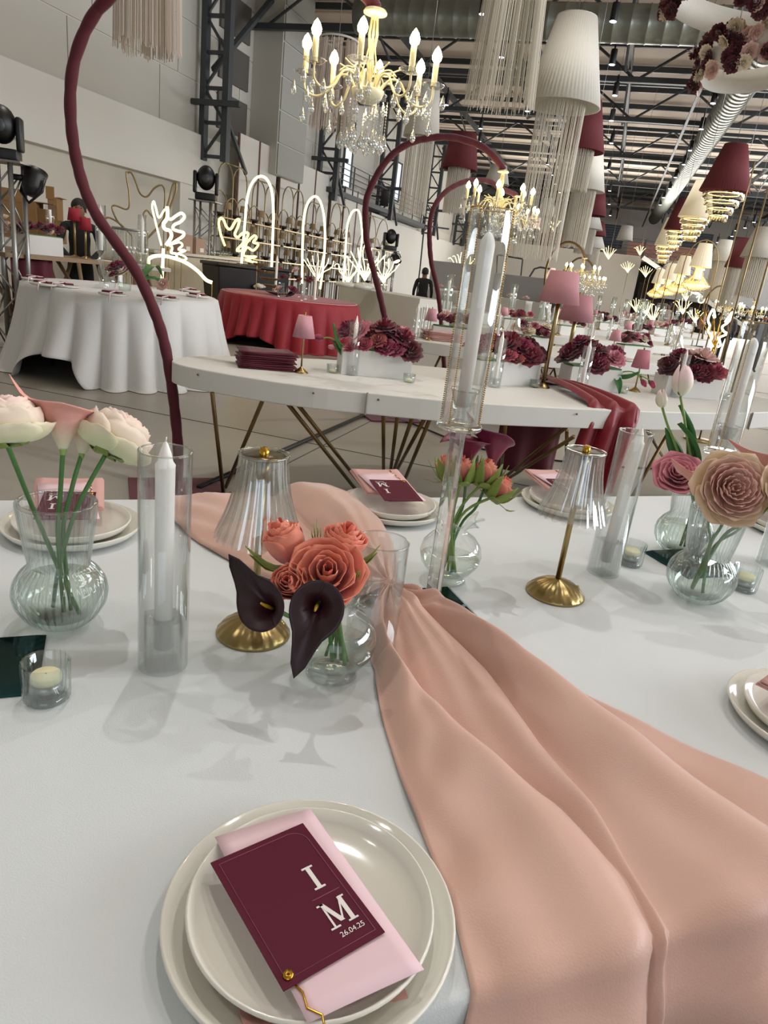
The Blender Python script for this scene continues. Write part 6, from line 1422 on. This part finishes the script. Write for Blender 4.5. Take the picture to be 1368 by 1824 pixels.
# ================================================================ hanging shades and fringes
def shade(label, px, py, wpx, tpx, hpx, d_, mt, fringe=0, fw_=.6, tiers=0, group=None, wire=True, n=60):
    k = d_/1290; rb, rt, h = wpx*k/2, tpx*k/2, hpx*k
    p = ad(px, py, d_); o = thing('pendant_shade', label, 'pendant', p, group=group)
    part('shade', MB().lathe([(rb, 0), (rt, h), (rt*.97, h), (rb*.97, 0)], n*2, mod=lambda a, j, z: 1+.012*math.cos(a*n), closed=True), mt, o, label=None)
    part('top_ring', MB().lathe([(.001, h), (rt, h), (rt, h+.01)], 24), mt, o)
    if wire: part('wire', MB().tube([(0, 0, h), (0, 0, max(h+.1, 8.45-p.z))], .006, 4), M_alum, o)
    if fringe:
        b = MB(); g = random.Random(3); rr = rb*fw_; L_ = fringe*k; nn = 110
        for i in range(nn):
            a = i*2*math.pi/nn; q = rr*(1 if i % 3 else .7); z = .02; e = -L_*(1-.05*g.random()); r_ = .0035*d_/12+.001
            b.add([(q*math.cos(a)-r_*math.sin(a), q*math.sin(a)+r_*math.cos(a), z), (q*math.cos(a)+r_*math.sin(a), q*math.sin(a)-r_*math.cos(a), z), ((q+r_)*math.cos(a), (q+r_)*math.sin(a), z),
                   (q*math.cos(a)-r_*math.sin(a), q*math.sin(a)+r_*math.cos(a), e), (q*math.cos(a)+r_*math.sin(a), q*math.sin(a)-r_*math.cos(a), e), ((q+r_)*math.cos(a), (q+r_)*math.sin(a), e)], [(0, 1, 4, 3), (1, 2, 5, 4), (2, 0, 3, 5)])
        part('fringe', b, M_string, o, kind='stuff', smooth=False)
    if tiers:
        for t in range(tiers):
            q = rb*(.78-.55*t/tiers); z = -.02-t*h*.16
            part('crystal_tier', MB().lathe([(q, z), (q*1.02, z-h*.14), (q*.96, z-h*.14)], 40, mod=lambda a, j, z: 1+.06*math.cos(a*20)), M_tier, o)
            part('glow_ring', MB().lathe([(q*.8, z-.01), (q*.8, z-h*.03)], 20), M_glow, o)
    return o
M_string = mat('white_string', '#c9c3b6', .8); M_stringp = mat('blush_string', '#d3c7bb', .8)
M_wshade = mat('white_pleated_shade', '#d2cfc6', .8, var=.04, scale=20); M_bshade = mat('burgundy_pleated_shade', '#6a2a30', .8, var=.08, scale=20); M_shadeon = mat('lit_white_shade', '#efe6cf', .8, emit=.35, emcol='#ffe6b4')
M_tier = glass('crystal_tiers', tint=(.9, .86, .7), base=.3, edge=.6, edgetint=(.5, .45, .3)); M_glow = mat('warm_glow_ring', '#ffe7a8', .4, emit=7, emcol='#ffdf90')
shade('large white pleated pendant shade with string fringe, nearest of the ceiling row', 1000, 190, 122, 62, 122, 11.5, M_wshade, 235, .62)
shade('burgundy pleated pendant shade directly behind the large white one', 1032, 270, 78, 40, 74, 16, M_bshade, 60, .6)
shade('white pleated pendant shade third in the ceiling row', 1040, 340, 66, 36, 62, 19.5, M_wshade, 90, .6)
shade('burgundy pendant shade fourth in the ceiling row', 1054, 384, 46, 26, 42, 25, M_bshade, 0)
shade('white pendant shade fifth in the ceiling row', 1046, 408, 50, 26, 26, 28, M_wshade, 40, .6); shade('burgundy pendant shade sixth in the ceiling row', 1062, 420, 32, 18, 22, 33, M_bshade); shade('white pendant shade last in the ceiling row', 1056, 442, 40, 20, 22, 36, M_wshade, 40, .6)
shade('white fringed pendant above the first arch chandelier, right', 750, 245, 60, 40, 80, 16, M_wshade, 120, .75)
shade('burgundy pendant shade over the second arch', 818, 302, 60, 42, 54, 18, M_bshade, 70, .62)
shade('small white pendant shade just right of the burgundy one over the second arch', 884, 328, 42, 26, 28, 21, M_wshade); shade('small white pendant shade above the far gallery', 972, 386, 32, 16, 28, 22, M_wshade, 26, .4); shade('small white pendant shade far over the stairs', 1112, 428, 26, 18, 22, 28, M_wshade)
def fringe_column(label, px, ytop, ybot, wpx, d_, mt, flare=.9, n=150):
    p = ad(px, ybot, d_); q = ad(px, ytop, d_); o = thing('string_pendant', label, 'pendant', p); k = d_/1290; r = wpx*k/2; h = q.z-p.z; g = random.Random(int(px)); b = MB()
    for i in range(n):
        a = g.uniform(0, 2*math.pi); q_ = r*math.sqrt(g.uniform(.35, 1)); e = g.uniform(0, .1)*h; r_ = .0045
        c, s = math.cos(a), math.sin(a); f = flare
        b.add([(q_*c-r_*s, q_*s+r_*c, e), (q_*c+r_*s, q_*s-r_*c, e), ((q_+r_*1.5)*c, (q_+r_*1.5)*s, e), (q_*f*c-r_*s, q_*f*s+r_*c, h), (q_*f*c+r_*s, q_*f*s-r_*c, h), ((q_*f+r_*1.5)*c, (q_*f+r_*1.5)*s, h)], [(0, 1, 4, 3), (1, 2, 5, 4), (2, 0, 3, 5), (0, 2, 1)])
    part('strings', b, mt, o, kind='stuff', smooth=False); part('hoop', MB().lathe([(r*flare, h), (r*flare*1.05, h), (r*flare*1.05, h+.03), (r*flare, h+.03)], 30, closed=True), M_wshade, o)
    part('wire', MB().tube([(0, 0, h), (0, 0, max(h+.1, 8.45-p.z))], .006, 4), M_alum, o); part('hoop_cross', MB().box((0, 0, h+.01), (r*flare*2, .02, .02)), M_wshade, o, smooth=False)
fringe_column('long white string pendant hanging at the top right of centre', 888, -60, 196, 118, 9.3, M_string, .8, 190)
fringe_column('cream string pendant hanging at the top left beside the arch', 262, -60, 98, 104, 8.4, M_stringp, .95, 230)
fringe_column('pale string pendant behind the chandelier at the left', 590, 72, 238, 76, 14, M_stringp, .8, 180)
# right-hand pendants with lit crystal tiers
for i, (px, py, w_, t_, h, d_, mt, wl) in enumerate(((1290, 342, 74, 34, 66, 14, M_bshade, 'burgundy'), (1238, 388, 52, 24, 54, 18, M_shadeon, 'white'), (1207, 410, 42, 20, 46, 22, M_bshade, 'dark burgundy'), (1186, 438, 36, 16, 42, 27, M_shadeon, 'smaller white'), (1180, 442, 16, 8, 12, 31, M_bshade, 'tiny burgundy'))):
    shade('%s pendant shade with lit crystal tiers in the right-hand ceiling row' % wl, px, py, w_, t_, h, d_, mt, tiers=4)
for i, (px, py, w_, t_, h, d_, mt, wl) in enumerate(((1350, 460, 52, 30, 44, 15, M_wshade, 'white fringed pendant shade at the right picture edge'), (1314, 478, 40, 24, 44, 18, M_bshade, 'burgundy pendant shade left of the right-edge white one'), (1284, 466, 36, 20, 32, 20, M_wshade, 'white pendant shade left of the low burgundy one'))):
    shade(wl, px, py, w_, t_, h, d_, mt, fringe=60, fw_=.7)
# bell lamps with gold hoops
for i, (px, py, s_, d_) in enumerate(((1247, 476, 1.0, 13), (1214, 489, .8, 16.5), (1192, 498, .7, 19), (1172, 505, .62, 22))):
    wl = ['nearest', 'second', 'third', 'furthest'][i]; k = d_/1290; p = ad(px, py, d_); o = thing('bell_lamp', 'lit white shade over a crystal bell with gold hoop, %s of four' % wl, 'lamp', p)
    w_ = 34*s_*k/2; h = 36*s_*k; part('shade', MB().lathe([(w_, 0), (w_*.6, h), (w_*.58, h), (w_*.96, 0)], 80, mod=lambda a, j, z: 1+.012*math.cos(a*24)), M_shadeon, o)
    part('crystal_bell', MB().lathe([(w_*.45, 0), (w_*.5, -h*.35), (w_*1.25, -h*.72), (w_*1.3, -h*.82), (w_*.8, -h*1.0), (.001, -h*1.08)], 60, mod=lambda a, j, z: 1+.03*math.cos(a*18)), M_tier, o); part('glow_ring', MB().lathe([(w_*1.1, -h*.74), (w_*1.1, -h*.80), (w_*.5, -h*.9)], 24), M_glow, o); part('glow_core', MB().lathe([(w_*.3, -.02), (w_*.35, -h*.5)], 16), M_glow, o)
    R2 = 44*s_*k/2*1.15; zb = -p.z+.01; hp = [(R2*2.0*.62+R2*.0+0, 0, 0)]
    P = [(R2*1.05, 0, zb), (R2*1.05, 0, h*.1)]+[(R2*1.05*math.cos(a), 0, h*.1+(h*1.05)*math.sin(a)) for a in [j*math.pi/12 for j in range(1, 12)]]+[(-R2*1.05, 0, h*.1), (-R2*1.05, 0, zb)]
    part('gold_hoop', MB().tube(P, .010, 6), M_gwire, o, rot=(0, 0, AZ)); part('hook', MB().tube([(0, 0, h), (0, 0, h*1.15)], .01, 5), M_gold, o)
for i, (px, yt, yb, d_, top_) in enumerate(((1325, 585, 620, 6.6, 3.3), (1290, 575, 620, 8.2, 3.2), (1262, 560, 600, 10.2, 3.1))):
    p = ad(px, yb, d_); solo('gold_pole', MB().tube([(p.x, p.y, .01), (p.x, p.y, top_)], .009, 8).lathe([(.001, 0), (.16, 0), (.16, .012), (.02, .02)], 24, c=(p.x, p.y, 0)), M_gwire, 'slim gold pole rising behind the right tall chimney, %s of three' % ['nearest', 'middle', 'furthest'][i], 'pole')
# small pink bells far left of the gallery and the red pots
for i, (px, py, d_) in enumerate(((958, 407, 30), (1018, 415, 34), (948, 398, 27))):
    p = ad(px, py, d_); o = thing('bell_lamp', 'small pink bell pendant before the far gallery', 'pendant', p, group='small pink bells before the gallery'); part('shade', MB().lathe([(.2, 0), (.15, .1), (.08, .3), (.03, .4)], 16), mat('glow_pink', '#f2c9bb'), o); part('wire', MB().tube([(0, 0, .4), (0, 0, 8.45-p.z)], .008, 4), M_alum, o)
for px in (972, 1000): p = ony(px, 428, 51.5); solo('gallery_pot', MB().lathe([(.25, 0), (.45, 1.0), (.4, 1.0)], 20), mat('rose_pot', '#9a5f58', .7), 'large rose-coloured tub on the far gallery', 'tub', 'rose tubs on the far gallery', loc=(p.x, 51.2, 4.08))
p = ony(1230, 470, 50.6); solo('gallery_bench', MB().box((0, 0, .45), (7, .9, .9)), mat('rose_seat', '#9c7266', .7), 'long rose-brown bench behind the far gallery rail', 'bench', loc=(3.8, 51.3, 4.08), smooth=False)

# ring pendants with flower clusters, top right
def flower_ring(label, px, py, d_, r, band, tilt, seed, spots_):
    p = ad(px, py, d_); o = thing('ring_pendant', label, 'pendant', p, rot=tilt); part('band', MB().lathe([(r, 0), (r, band), (r*.985, band), (r*.985, 0)], 72, closed=True), M_wshade, o)
    for a in (0, 2.1, 4.2): part('wire', MB().tube([(r*math.cos(a), r*math.sin(a), band), (0, 0, band+1.6)], .005, 4), M_alum, o)
    part('hanger', MB().tube([(0, 0, band+1.6), (0, 0, 8.45-p.z)], .006, 4), M_alum, o); g = random.Random(seed); Rm = o.rotation_euler.to_matrix()
    for a0, n_, spread in spots_:
        for k in range(n_):
            a = a0+g.uniform(-spread, spread); z = g.uniform(-.08, band+.04); q = Rm @ Vector(((r+g.uniform(0, .07))*math.cos(a), (r+g.uniform(0, .07))*math.sin(a), z)); kd = g.choice(('burgundy', 'blush', 'burgundy', 'cream'))
            bloom(kd, p+q, (math.cos(a)+g.uniform(-.6, .6), math.sin(a)+g.uniform(-.6, .6), -.4+g.uniform(-.5, .3)), g.uniform(1.0, 1.35), kd+' bloom clustered on the '+label, kd+' blooms on the '+label)
flower_ring('upper white ring pendant with flowers', 1340, 40, 7.2, .66, .21, (.10, .12, 0), 3, ((R(195), 34, .28), (R(262), 24, .2), (R(300), 20, .22)))
flower_ring('lower white ring pendant with flowers', 1345, 130, 7.6, .44, .2, (-.12, -.15, 0), 4, ((R(190), 22, .35), (R(240), 26, .4), (R(290), 14, .4)))
